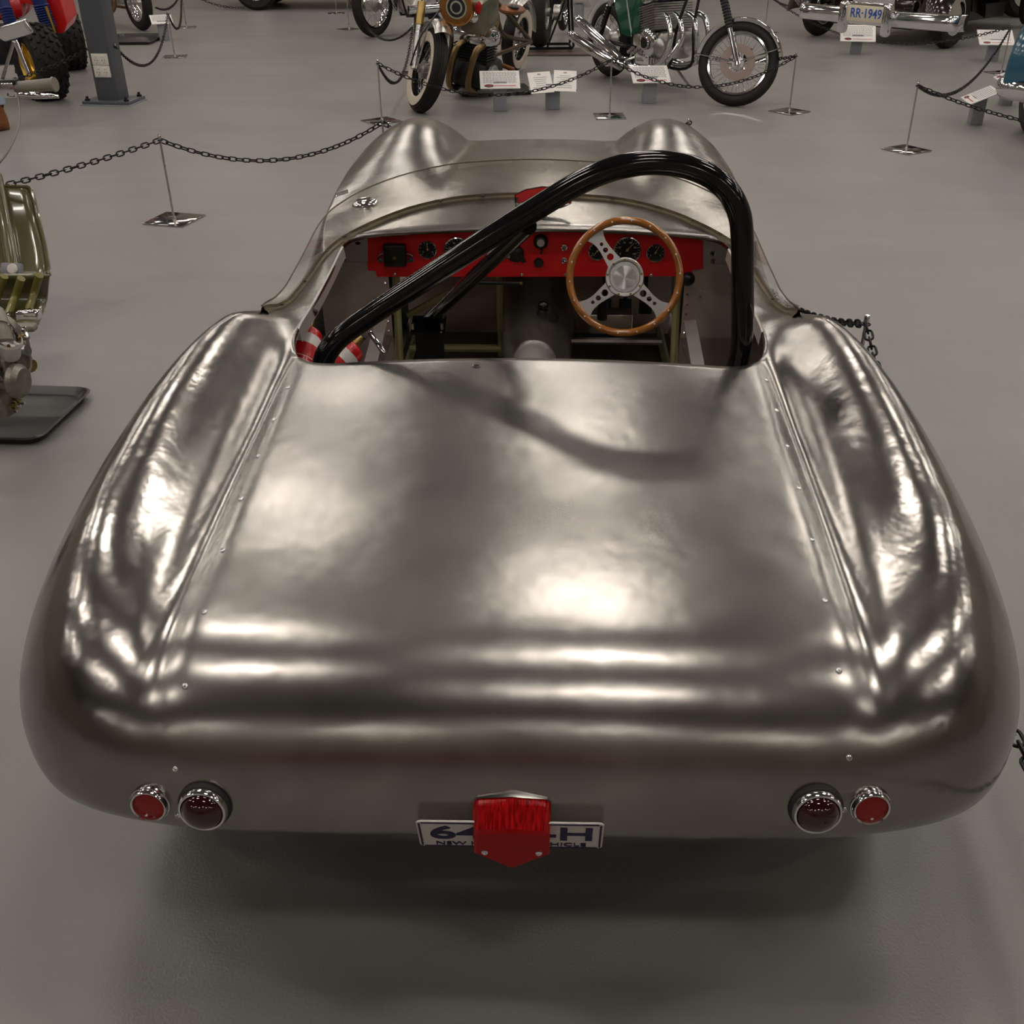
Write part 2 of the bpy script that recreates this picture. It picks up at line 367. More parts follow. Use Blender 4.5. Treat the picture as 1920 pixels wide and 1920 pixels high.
# ------------------------------------------------------------------ the hall
HALL = dict(x0=-15, x1=15, y0=-9, y1=23.6, z=6.2)
h = HALL
struct('floor', MB().box(((h['x0']+h['x1'])/2, (h['y0']+h['y1'])/2, -0.05), (h['x1']-h['x0'], h['y1']-h['y0'], 0.1)), 'floor')
M['wall'] = mat('beige_wall_sheet', (0.32, 0.28, 0.23), 0.6, var=0.08, vscale=1.5)
M['ceil'] = mat('ceiling_sheeting', (0.17, 0.165, 0.16), 0.6, var=0.08, vscale=1.0)
struct('ceiling', MB().box((0, (h['y0']+h['y1'])/2, h['z']+0.05), (30, h['y1']-h['y0'], 0.1)), 'ceil')
struct('wall_back', MB().box((0, h['y1']+0.05, h['z']/2), (30, 0.1, h['z'])), 'wall')
struct('wall_front', MB().box((0, h['y0']-0.05, h['z']/2), (30, 0.1, h['z'])), 'wall')
struct('wall_left', MB().box((h['x0']-0.05, (h['y0']+h['y1'])/2, h['z']/2), (0.1, h['y1']-h['y0'], h['z'])), 'wall')
struct('wall_right', MB().box((h['x1']+0.05, (h['y0']+h['y1'])/2, h['z']/2), (0.1, h['y1']-h['y0'], h['z'])), 'wall')
M['lamp'] = mat('lamp_diffuser', (0.9, 0.9, 0.9), 0.4, emit=LAMP_COL, estr=LAMP_POWER)
def ceiling_lamp(x, y, i):
    t = thing('ceiling_light', 'long white ceiling light panel hanging below the hall roof', 'light', TR(x, y, h['z']-0.5), 'hall ceiling lights')
    MB().box((0, 0, 0.03), (1.06, 0.3, 0.06), bev=0.01).build('housing', 'white_plastic', t)
    MB().box((0, 0, -0.006), (1.0, 0.24, 0.012)).build('diffuser', 'lamp', t)
    for sx in (-0.4, 0.4): MB().cyl((sx, 0, 0.05), (sx, 0, 0.5), 0.006, 6).build('hanger', 'steel', t)
for kx in range(-4, 5):
    for ky in (-3, -1, 0, 1, 2, 3, 4, 5, 6):
        if ky == -1 and kx not in (-2, 0, 2): continue
        ceiling_lamp(0.5+3.0*kx, 2.1+3.2*ky-(1.2 if kx % 2 else 0.0), 0)
# ================================================================== THE RACING CAR
car = thing('sports_car', 'bare polished aluminium open two seat sports racing car with black roll hoop', 'car', CAR_M)
TT = [0, .08, .15, .20, .25, .30, .35, .42, .48, .54, .60, .66, .71, .75, .80, .85, .90, .95, 1.0]
OX = [0, .31, .545, .69, .79, .862, .902, .907, .885, .845, .79, .755, .755, .765, .78, .79, .76, .53, 0]
OY = [.035, .035, .048, .085, .15, .27, .46, .72, .98, 1.25, 1.52, 1.85, 2.2, 2.55, 3.0, 3.45, 3.92, 4.25, 4.36]
IX = [0, .22, .38, .46, .507, .538, .556, .568, .573, .577, .582, .589, .597, .597, .572, .50, .37, .19, 0]
IY = [1.12, 1.116, 1.108, 1.105, 1.118, 1.15, 1.20, 1.28, 1.36, 1.46, 1.60, 1.82, 2.0, 2.10, 2.165, 2.192, 2.2, 2.205, 2.207]
RR = [.215, .215, .23, .265, .31, .32, .33, .33, .33, .30, .22, .16, .16, .17, .20, .21, .27, .42, .5]
ZS = [.47, .47, .475, .48, .49, .50, .50, .50, .50, .50, .50, .50, .50, .50, .50, .50, .46, .40, .36]
ZL = [.425, .425, .42, .41, .39, .35, .32, .30, .29, .27, .24, .22, .22, .22, .23, .24, .25, .24, .22]
def Htop(x, y):
    ax = np.abs(x)
    zc = cspline([-.2, 0, .15, .4, .8, 1.12, 1.4, 1.8, 2.2, 2.45, 2.7, 3.2, 3.7, 4.1, 4.4],
                 [.665, .688, .714, .748, .785, .805, .802, .795, .803, .832, .835, .81, .765, .70, .60], y)
    k = pchip([-1, 0, 1.2, 1.6, 2.1, 2.6, 3.2, 4.4], [.012, .012, .015, .01, .014, .03, .03, .03], y)
    z = zc-k*(ax/.55)**2
    Ar = pchip([-.3, 0, .3, .6, .9, 1.2, 1.33, 1.48, 1.6, 5], [0, .008, .04, .07, .09, .095, .068, .018, 0, 0], y)
    xf = pchip([0, .4, .9, 1.3], [.70, .735, .73, .71], np.clip(y, 0, 1.3))
    z = z+Ar*np.exp(-((ax-xf)/.11)**2)
    V = pchip([-.3, .05, .25, .8, 1.1, 1.25, 5], [0, .004, .014, .02, .014, 0, 0], y)
    z = z-V*np.exp(-((ax-.56)/.028)**2)
    Af = pchip([0, 2.4, 2.8, 3.2, 3.5, 3.72, 3.95, 4.2, 4.4], [0, 0, .03, .085, .125, .13, .09, .02, 0], y)
    z = z+Af*np.clip(1-((ax-.565)/.235)**2, 0, 1)**1.0*(1/(1+np.exp(-(ax-.345)/.012)))
    return z
def body_rows():
    nt = 200
    t = np.linspace(0, 1, nt+1)
    f = lambda a: cspline(TT, a, t)
    ox, oy, ix, iy = f(OX), f(OY), f(IX), f(IY); R, zs, zl = f(RR), f(ZS), f(ZL)
    ox[0] = ix[0] = ox[-1] = ix[-1] = 0
    for yw in (.68, 3.42):       # wheel arches lift the lower edge
        d = np.clip(1-((oy-yw)/.36)**2, 0, 1); zl = np.where(t > .3, np.maximum(zl, np.minimum(.30+.33*np.sqrt(d), zs-.03)*(d > 0)), zl)
    rows = []
    L = np.sqrt((ox-ix)**2+(oy-iy)**2); ux, uy = (ox-ix)/L, (oy-iy)/L
    for k in range(6):           # lip up to the widest line
        q = 1-k/6.0; rows.append((ox-ux*0.03*q*q, oy-uy*0.03*q*q, zs+(zl-zs)*q))
    n = pchip([0, .14, .22, .32, 1], [2.75, 2.7, 2.4, 2.05, 2.1], t)
    for k in range(26):          # round shoulder
        ph = math.pi/2*k/26.0; e = R*(1-np.maximum(math.cos(ph), 1e-9)**(2/n))
        x, y = ox-ux*e, oy-uy*e; fac = math.sin(ph)**(2/n)
        rows.append((x, y, zs+(Htop(x, y)-zs)*fac))
    for k in range(41):          # top skin in to the cockpit edge
        e = R+(L-R)*(k/40.0); x, y = ox-ux*e, oy-uy*e
        rows.append((x, y, Htop(x, y)))
    zi = Htop(ix, iy)
    for r, dz in ((.004, -.003), (.006, -.009), (.005, -.016)):    # rolled cockpit edge
        rows.append((ix-ux*r, iy-uy*r, zi+dz))
    return rows
rows = body_rows(); full = []
for (x, y, z) in rows:
    right = list(zip(x, y, z)); left = [(-a, b, c) for a, b, c in right[1:-1]][::-1]
    full.append([tuple(map(float, p)) for p in right+left])
bo = MB().grid(full, closed_u=True).build('body_shell', 'body', car, sharp=60)
so = bo.modifiers.new('sheet_thickness', 'SOLIDIFY'); so.thickness = 0.003; so.offset = -1
def ztop(x, y): return float(Htop(np.array([x]), np.array([y]))[0])
# --- deck height including the rounded shoulder (nearest vertex of the outer skin)
_BV = np.array([p for r in full for p in r])
def on_body(px, py):
    best = None; o = _CO; d = (CAR_I.to_3x3() @ _ray(px, py)).normalized()
    P = _BV-np.array(o); tt = P @ np.array(d); D = P-np.outer(tt, np.array(d)); q = (D**2).sum(1)
    idx = np.where(q < 0.0004)[0]
    if len(idx) == 0: idx = np.argsort(q)[:1]
    i = idx[np.argmin(tt[idx])]; near = idx[tt[idx] < tt[i]+0.06]
    tm = tt[near][np.argmin(q[near])]
    return Vector(o)+Vector(d)*float(tm)
BVH = None
def hit(px, py):
    global BVH
    if BVH is None:
        from mathutils.bvhtree import BVHTree
        me = bo.data; BVH = BVHTree.FromPolygons([v.co.copy() for v in me.vertices], [tuple(p.vertices) for p in me.polygons])
    d = (CAR_I.to_3x3() @ _ray(px, py)).normalized()
    loc, nor, idx, dist = BVH.ray_cast(_CO, d)
    if loc is None: return on_body(px, py), Vector((0, -.7, .7))
    if nor.dot(d) > 0: nor = -nor
    return loc, nor
# --- deck screws
scr = MB().lathe([(.0052, 0), (.0052, .001), (.0042, .0022), (.0025, .0026), (.0018, .0012), (0, .0012)], 10).mesh('screw', 'chrome')
for px, py in [(540, 727), (514, 787), (483, 856), (452, 936), (417, 1032), (383, 1148), (347, 1287), (329, 1442), (1437, 713), (1457, 770), (1477, 837),
               (1498, 915), (1523, 1012), (1547, 1126), (1573, 1258), (1592, 1421), (334, 1529), (1583, 1518)]:
    p, nrm = hit(px, py); link('screw', scr, car, AIM(p, nrm))
p, nrm = hit(894, 686)
MB().lathe([(.010, 0), (.0098, .0018), (.0075, .0024), (.0062, .0008), (.006, -.004)], 16).build('hole_rim', 'body', car, X=AIM(p, nrm))
MB().lathe([(.0066, .0009), (0, .0009)], 16).build('bolt_hole', 'black', car, X=AIM(p, nrm))
# --- tail lamps
def round_lamp(px, py, r, dome):
    p, nrm = hit(px, py); d = (Vector((0, -1, 0.12))*0.75+nrm*0.35).normalized(); X = AIM(p-d*.006, d)
    if dome:
        b = MB().lathe([(r*1.08, -.02), (r*1.08, .010), (r*1.04, .014), (r*.98, .015)], 32).build('tail_lamp', 'rubber', car, X=X)
        MB().lathe([(r*.98, .012), (r*.99, .019), (r*.93, .024), (r*.85, .024), (r*.82, .018)], 32).build('bezel', 'chrome', b)
        MB().lathe([(r*.84*math.cos(a), .018+r*.62*math.sin(a)) for a in [i*math.pi/16 for i in range(9)]], 32).build('lens', 'lens_dark', b)
    else:
        b = MB().lathe([(r, -.02), (r, .008), (r*.97, .012), (r*.93, .0125), (r*.92, .016), (r*.86, .020), (r*.78, .019), (r*.76, .012)], 32).build('reflector_lamp', 'chrome', car, X=X)
        MB().lathe([(r*.77, .010), (r*.76, .0145), (r*.5, .0165), (0, .017)], 32).build('lens', 'reflector', b)
round_lamp(284, 1503, .0325, False); round_lamp(385, 1508, .039, True); round_lamp(1529, 1513, .039, True); round_lamp(1630, 1508, .0325, False)
# --- number plate
pc = cy(957, 1565, .026)
PX = Matrix.Translation((pc.x, .026, pc.z)) @ RX(90+18)      # local X right, local Y up, local Z back
pl = MB().prism([(s*x, t*y) for s, t, seq in ((1, 1, 0), (-1, 1, 1), (-1, -1, 0), (1, -1, 1)) for x, y in ([(.1435, .038), (.1405, .043), (.1355, .045)] if seq == 0 else [(.1355, .045), (.1405, .043), (.1435, .038)])], -.002, .001).build('number_plate', 'plate_white', car, X=PX)
for a, b in (((0, .0415), (.272, .0022)), ((0, -.0415), (.272, .0022)), ((.139, 0), (.003, .078)), ((-.139, 0), (.003, .078))):
    MB().box((a[0], a[1], .0016), (b[0], b[1], .0014)).build('plate_border', 'navy', pl)
text_mesh('lettering', '64', .062, 'navy', pl, TR(-.083, .006, .0018), bold=.0011, sx=1.4)
text_mesh('lettering', '-H', .062, 'navy', pl, TR(.089, .006, .0018), bold=.0011, sx=1.3)
text_mesh('lettering', 'NSW HISTORIC VEHICLE', .0165, 'navy', pl, TR(0, -.031, .0018), bold=0.0, sx=1.3)
# --- centre lamp
lc = cy(957, 1510, -.02)
LXM = TR(lc.x, .092, lc.z-.078)
def lamp_ring(w, y, zt, zb, v, dz):     # ring seen from behind: pointed top and bottom in the middle
    return [(-w, y+v, zb+dz), (-w, y+v, zt-.008), (-w+.008, y+v*.8, zt), (0, y, zt+dz*.5), (w-.008, y+v*.8, zt), (w, y+v, zt-.008), (w, y+v, zb+dz), (0, y, zb)]
ho = MB(); r0 = lamp_ring(.057, .02, .030, -.05, .0, .012); r1 = lamp_ring(.060, -.045, .032, -.062, .006, .018); r2 = lamp_ring(.0615, -.052, .033, -.063, .006, .018)
r3 = lamp_ring(.0615, -.062, .033, -.064, .006, .018)
ho.grid([r0, r1, r2, r3], closed_u=True); ho.f.append(tuple(range(7, -1, -1)))
hl = ho.build('stop_lamp', 'chrome', car, X=LXM, sharp=25)
le = MB(); s0 = lamp_ring(.059, -.060, .031, -.064, .006, .018); s1 = lamp_ring(.0595, -.072, .028, -.068, .006, .02); s2 = lamp_ring(.058, -.098, .002, -.072, .008, .022); s3 = lamp_ring(.054, -.101, -.004, -.07, .008, .022)
le.grid([s0, s1, s2], closed_u=True); le.build('lens', 'lens_ribbed', hl, sharp=25)
l2 = MB().grid([s2, s3], closed_u=True); l2.f.append(tuple(8+i for i in range(8))); l2.build('lens_base', 'lens_red', hl, sharp=25)
for s in (-1, 1):
    MB().lathe([(.0055, 0), (.0055, .0015), (.004, .003), (.002, .0032), (.0015, .002), (0, .002)], 12).build('screw', 'chrome', hl, X=AIM((s*.041, -.0935, -.043), (0, -1, .12)))
# ------------------------------------------------------------------ windscreen
SB = [(0, 2.465), (.15, 2.455), (.29, 2.43), (.43, 2.355), (.53, 2.255), (.59, 2.15), (.625, 2.03), (.645, 1.80), (.655, 1.55), (.652, 1.32)]
SH = [.125, .124, .122, .118, .114, .107, .097, .07, .04, .012]
SO = [(0, -.025), (.004, -.025), (.008, -.022), (.012, -.016), (.014, -.01), (.012, -.004), (.01, 0), (.008, 0), (.005, 0), (.003, 0)]
u = np.linspace(0, 9, 73)
bx, by, bh = [cspline(range(10), a, u) for a in ([p[0] for p in SB], [p[1] for p in SB], SH)]
sx, sy = [cspline(range(10), a, u) for a in ([p[0] for p in SO], [p[1] for p in SO])]
hit(960, 900)
def surf_z(x, y):
    l, n_, i_, d_ = BVH.ray_cast(Vector((float(x), float(y), 2.0)), Vector((0, 0, -1))); return l.z if l is not None else .78
bz = np.array([surf_z(x, y) for x, y in zip(bx, by)])
def both(xs, ys, zs): 
    r = [(float(a), float(b), float(c)) for a, b, c in zip(xs, ys, zs)]
    return [(-a, b, c) for a, b, c in r[::-1]]+r[1:]
rowsS = []
for q in np.linspace(0, 1, 6):
    rowsS.append(both(bx+sx*q, by+sy*q, bz+.004+bh*q-0.006*math.sin(q*3.14)))
scn = MB().grid(rowsS).build('windscreen', 'perspex', car)
top = rowsS[-1]
MB().tube(top, .0022, 6).build('screen_edge', 'screen_edge', car)
bot = both(bx, by, bz)
tx, ty = np.gradient(bx), np.gradient(by); tl_ = np.sqrt(tx**2+ty**2); nx_, ny_ = -ty/tl_, tx/tl_     # outward of the screen line
def off(d, dz): return both(np.maximum(bx-nx_*d*-1, 0) if False else bx-nx_*(-d), by-ny_*(-d), np.array([surf_z(a, b) for a, b in zip(bx+nx_*d, by+ny_*d)])+dz)
stripR = [off(-.012, .0005), off(-.010, .005), off(-.003, .008), off(-.001, .016), off(.004, .010), off(.007, .0)]
MB().grid(stripR).build('screen_sealing_strip', 'strip', car)
sc2 = MB().lathe([(.0045, 0), (.004, .002), (0, .003)], 8).mesh('screen_screw', 'dark_metal')
for i in range(6, len(bot)-4, 8):
    if abs(i-72) < 6: continue
    link('screen_screw', sc2, car, TR(bot[i][0]*.992, bot[i][1]-.006, bot[i][2]+.012))
# tape label and joint clip at the left screen corner
MB().box((0, 0, 0), (.05, .004, .012)).build('screen_clip', 'steel', car, X=TR(-.612, 2.215, .905) @ RZ(58))
MB().box((0, 0, 0), (.05, .004, .012)).build('screen_clip', 'steel', car, X=TR(.612, 2.215, .905) @ RZ(-58))
# oval chrome cap on the scuttle inside the screen
p, nrm = hit(685, 384)
cp = MB().lathe([(.045, -.004), (.046, .004), (.04, .012), (.03, .016), (.014, .019), (0, .02)], 28).build('filler_cap', 'chrome', car, X=AIM(p, Vector((-.15, -.1, 1)).normalized()) @ Matrix.Diagonal((1, .62, 1, 1)))
MB().box((0, 0, .02), (.05, .008, .012), bev=.003).build('cap_lever', 'chrome', cp)
# --- rear view mirror on the scuttle
mc = cy(1018, 371, 2.30)
mx = Matrix.Translation(mc) @ RX(90-6) @ RZ(3)
mp = [(-.09, -.022), (-.09, .012), (-.055, .026), (.0, .033), (.055, .026), (.09, .012), (.09, -.022), (.055, -.034), (0, -.037), (-.055, -.034)]
mi = MB().prism([(x*1.02, y*1.06) for x, y in mp], -.022, -.001).build('rear_view_mirror', 'black_gloss', car, X=mx)
MB().prism(mp, -.001, .001).build('mirror_glass', 'mirror', mi, X=TR(0, 0, .0008))
MB().tube([(0, -.02, -.02), (0, -.05, -.05), (0, -.085, -.07)], .007, 8).build('mirror_stem', 'black', mi)
# ------------------------------------------------------------------ cockpit: floor, sides, bulkheads
MB().box((0, 1.95, .17), (1.06, 1.9, .012)).build('floor_pan', 'floor_pan', car)
for s in (-1, 1):
    MB().box((s*.625, 1.70, .395), (.25, 1.18, .006)).build('side_shelf', 'dark_alu', car)
    MB().box((s*.503, 1.70, .285), (.005, 1.18, .22)).build('side_panel', 'alu_brown', car)
    MB().prism([(s*.50, .2), (s*.50, .60), (s*.53, .655), (s*.735, .655), (s*.735, .2)], -.003, .003).build('dash_bulkhead', 'alu_brown', car, X=TR(0, 2.30, 0) @ RX(90))
    MB().prism([(s*.525, .60), (s*.525, .765), (s*.64, .755), (s*.64, .60)], -.003, .003).build('dash_end_plate', 'alu_sheet', car, X=TR(0, 2.305, 0) @ RX(90))
    # angled sheet rail beside the seat
    a, b = (Vector((s*.512, 2.18, .50)), Vector((s*.488, 1.30, .43)))
    MB().grid([[a+Vector((-s*.02, 0, 0)), b+Vector((-s*.02, 0, 0))], [a+Vector((s*.02, 0, .004)), b+Vector((s*.02, 0, .004))], [a+Vector((s*.022, 0, -.10)), b+Vector((s*.022, 0, -.03))]]).build('side_rail', 'alu_sheet', car)
    # folded flange along the cockpit side
    yy = np.linspace(1.30, 2.06, 14); xx = np.interp(yy, IY[:14], IX[:14]); zz = Htop(xx, yy)
    MB().grid([[(s*float(x), float(y), float(z)+.001) for x, y, z in zip(xx, yy, zz)], [(s*float(x-.004), float(y), float(z)-.002) for x, y, z in zip(xx, yy, zz)],
               [(s*float(x-.008), float(y), float(z)-.036) for x, y, z in zip(xx, yy, zz)]]).build('cockpit_flange', 'alu_sheet', car)
    rv = MB().sphere((0, 0, 0), .0055, 8).mesh('rivet', 'chrome')
    for k in range(6): link('rivet', rv, car, TR(s*.512, 2.293, .585-.034*k))
    for k in range(2): link('rivet', rv, car, TR(s*.556, 2.293, .57-.026*k)) if s > 0 else None
    # chassis tubes
    MB().tube([(s*.47, 1.14, .52), (s*.47, 1.5, .30), (s*.46, 2.25, .22)], .016, 8).build('chassis_tube', 'olive_tube', car)
    MB().tube([(s*.49, 1.25, .19), (s*.49, 2.9, .19)], .016, 8).build('chassis_tube', 'olive_tube', car)
    MB().tube([(s*.49, 2.34, .19), (s*.485, 2.36, .60)], .014, 8).build('chassis_tube', 'olive_tube', car)
    MB().tube([(s*.40, 1.2, .20), (s*.43, 1.14, .5)], .014, 8).build('chassis_tube', 'olive_tube', car)
MB().tube([(-.49, 2.62, .22), (-.14, 2.62, .22)], .016, 8).build('chassis_tube', 'olive_tube', car)
MB().tube([(-.14, 2.62, .19), (-.14, 2.62, .55)], .014, 8).build('chassis_tube', 'olive_tube', car)
MB().tube([(-.49, 2.62, .35), (-.14, 2.62, .55)], .014, 8).build('chassis_tube', 'olive_tube', car)
MB().box((0, 2.92, .40), (1.06, .006, .5)).build('firewall', 'alu_brown', car)
MB().box((0, 1.10, .40), (1.10, .006, .46)).build('rear_bulkhead', 'dark_alu', car)
# transmission tunnel with drum cover
tr = []
for y, w, hgt in ((1.16, .085, .40), (2.08, .085, .40), (2.16, .095, .44), (2.3, .12, .47), (2.9, .15, .52)):
    tr.append([(w*math.cos(a)*1.0, y, .17+(hgt-.17)*math.sin(a)**.5) for a in [math.pi*i/12 for i in range(13)]])
MB().grid(tr).build('transmission_tunnel', 'dark_alu', car)
MB().tube([(-.004, 1.2, .375), (-.004, 2.12, .385)], .068, 28).build('propshaft_cover', 'alu_sheet', car)
MB().torus(.069, .005, 28, 8, X=AIM((-.004, 2.11, .385), (0, 1, 0))).build('cover_band', 'steel', car)
rv2 = MB().sphere((0, 0, 0), .004, 8).mesh('tunnel_rivet', 'chrome')
for s in (-1, 1):
    for k in range(9): link('tunnel_rivet', rv2, car, TR(s*(.135+.004*k), 1.55+k*.085, .18))
MB().tube(smooth_path([(0.035, 2.32, .46), (.032, 2.28, .49), (.03, 2.24, .52)]), .006, 8).build('gear_lever', 'chrome', car)
gk = cy(1019, 574, 2.22); MB().sphere(gk, .021, 16).build('gear_knob', 'black_gloss', car)
MB().lathe([(.045, 0), (.04, .015), (.02, .05), (.008, .06)], 16).build('gear_gaiter', 'rubber', car, X=AIM((.035, 2.33, .45), (0, -.25, 1)))
for s, x in ((0, .26), (1, .34), (2, .42)):
    pd = MB().tube([(x, 2.86, .55), (x, 2.80, .35)], .008, 8).build('pedal', 'dark_metal', car)
    MB().box((x, 2.79, .33), (.05, .01, .06), bev=.003).build('pedal_pad', 'rubber', pd)
MB().tube([(.10, 2.5, .3), (.46, 2.5, .3)], .014, 8).build('cross_tube', 'dark_alu', car)
MB().box((.27, 2.55, .36), (.16, .08, .08), bev=.01).build('master_cylinder', 'alu', car)
MB().cyl((.235, 2.46, .40), (.235, 2.46, .47), .018, 12).build('fluid_reservoir', 'dark_metal', car)
# ------------------------------------------------------------------ dashboard
def dp(px, py): return cy(px, py, 2.295)
tl, tr_, bl, br = dp(690, 437), dp(1318, 437), dp(690, 505), dp(1318, 501)
dl = [dp(x, y) for x, y in ((690, 437), (760, 432), (860, 427), (1004, 425), (1150, 428), (1250, 432), (1318, 438), (1318, 503), (1298, 505), (1298, 517), (1004, 518), (707, 518), (705, 507), (690, 506))]
DX = TR(0, 2.300, 0) @ RX(90)
dash = MB().prism([(p.x, p.z) for p in dl], -.004, .010).build('dashboard', 'red_dash', car, X=DX, sharp=30)
FACE = 2.289
def on_dash(px, py): 
    p = cy(px, py, FACE); return Vector((p.x, FACE, p.z))
def dchild(mb, name, m, px, py, parent=dash, dy=0.0):
    p = on_dash(px, py); o = mb.build(name, m, parent); o.matrix_parent_inverse = Matrix.Identity(4)
    o.matrix_local = DX.inverted() @ AIM(p+Vector((0, dy, 0)), Vector((0, -1, 0)))
    return o
def gauge(px, py, r, ang, big):
    b = dchild(MB().lathe([(r, -.002), (r*1.0, .006), (r*.96, .011), (r*.9, .012), (r*.86, .008), (r*.86, .003)], 36), 'gauge', 'chrome', px, py)
    MB().lathe([(r*.87, .0035), (0, .0036)], 36).build('gauge_face', 'gauge', b)
    tk = MB(); n = 21 if big else 11
    for i in range(n):
        a = math.radians(-130+260*i/(n-1)); L0 = .70 if i % 2 == 0 else .78
        tk.box((0, r*(L0+.84)/2, .0042), (r*.025, r*(.84-L0), .0004), X=Matrix.Rotation(a, 4, 'Z'))
    tk.build('gauge_marks', 'white', b)
    for i in range(6 if big else 3):
        a = math.radians(120-240*i/(5 if big else 2)); s = str(i*20 if big else (0, 5, 10)[i])
        text_mesh('gauge_numeral', s, r*.2, 'white', b, TR(-r*.56*math.sin(a), r*.56*math.cos(a), .0043), extrude=.0001)
    MB().prism([(-r*.035, -r*.15), (r*.035, -r*.15), (r*.012, r*.72), (-r*.012, r*.72)], .005, .0058, X=Matrix.Rotation(math.radians(ang), 4, 'Z')).build('gauge_needle', 'needle', b)
    MB().cyl((0, 0, .004), (0, 0, .0075), r*.09, 12).build('needle_hub', 'needle', b)
gauge(802, 467, .0315, 5, False); gauge(858, 469, .047, -28, True); gauge(1120, 470, .031, 140, False); gauge(1176, 468, .047, -42, True); gauge(1229, 473, .0315, -28, False)
# AIM about -y flips: local X of these is world -X or +X depending on frame; marks are symmetric enough
b = dchild(MB().box((0, 0, .017), (.074, .074, .036), bev=.006), 'switch_box', 'black', 742, 475)
MB().cyl((.0, -.005, .034), (0, -.005, .037), .006, 12).build('screw', 'brass', b)
wc = [mat('wire_'+n, c, .4) for n, c in (('red', (.4, .02, .02)), ('white', (.6, .6, .58)), ('black', (.02, .02, .02)), ('blue', (.03, .05, .3)), ('green', (.03, .2, .08)))]
for s in (-1, 1):
    for k in range(5):
        MB().tube(smooth_path([(s*.034, .012-k*.009, .01), (s*(.05+.002*k), .006-k*.006, .014), (s*(.058-.001*k), -.008-k*.004, .01), (s*.046, -.02-k*.002, .004), (s*.034, -.026, .006)], 4), .0016, 5).build('wire', wc[k], b)
k1 = dchild(MB().lathe([(.024, 0), (.024, .014), (.02, .02), (.014, .022)], 24), 'control_knob', 'black', 1014, 452)
MB().lathe([(.0135, .020), (.012, .025), (0, .026)], 20).build('knob_cap', 'white_plastic', k1)
MB().box((.006, -.026, .01), (.007, .03, .006), X=RZ(-8), bev=.002).build('knob_lever', 'black', k1)
dchild(MB().lathe([(.016, 0), (.015, .012), (.012, .018), (0, .019)], 20), 'pull_knob', 'rubber', 1010, 492)
k2 = dchild(MB().lathe([(.028, 0), (.027, .010), (.02, .016), (0, .017)], 24), 'master_switch', 'black', 967, 475)
MB().box((.012, -.022, .014), (.014, .03, .01), X=RZ(30), bev=.002).build('switch_key', 'black', k2)
MB().box((-.03, -.006, .012), (.024, .012, .01), bev=.002).build('switch_terminal', 'steel', k2)
for px, py in ((1058, 464), (1058, 488)):
    k3 = dchild(MB().lathe([(.0115, 0), (.0115, .004), (.008, .005), (.007, .010), (0, .010)], 6), 'toggle_switch', 'chrome', px, py)
    MB().tube([(0, 0, .008), (.002, -.002, .018)], .0025, 8).build('toggle', 'chrome', k3)
for px, py in ((736, 439), (820, 433), (898, 431), (977, 430), (1058, 432), (1144, 433), (1225, 437), (740, 514), (978, 515), (1060, 515), (1221, 516)):
    dchild(MB().lathe([(.0055, 0), (.0055, .001), (.004, .0025), (.0015, .0028), (0, .0015)], 10), 'dash_screw', 'chrome', px, py)
for px, py, m in ((1337, 477, 'black'), (1338, 491, 'brass')):
    q = dchild(MB().lathe([(.0105, -.004), (.0105, .002), (.009, .004), (.006, .0035)], 16), 'push_button', 'chrome', px, py, dy=.012)
    MB().lathe([(.0065, .003), (.005, .006), (0, .0065)], 12).build('button', m, q)
dchild(MB().lathe([(.009, .0005), (0, .0006)], 14, X=Matrix.Diagonal((1, .6, 1, 1))), 'plate_hole', 'black', 670, 458, dy=.012)
a, b = cy(880, 529, 2.26), cy(975, 531, 2.26)
hb = MB().cyl(a, b, .007, 10).build('pull_rod', 'black', car); MB().cyl(b, b+Vector((.008, 0, 0)), .0075, 10).build('rod_tip', 'brass', hb)
MB().sphere(cy(1290, 523, 2.26), .024, 14).build('indicator_knob', 'black', car)
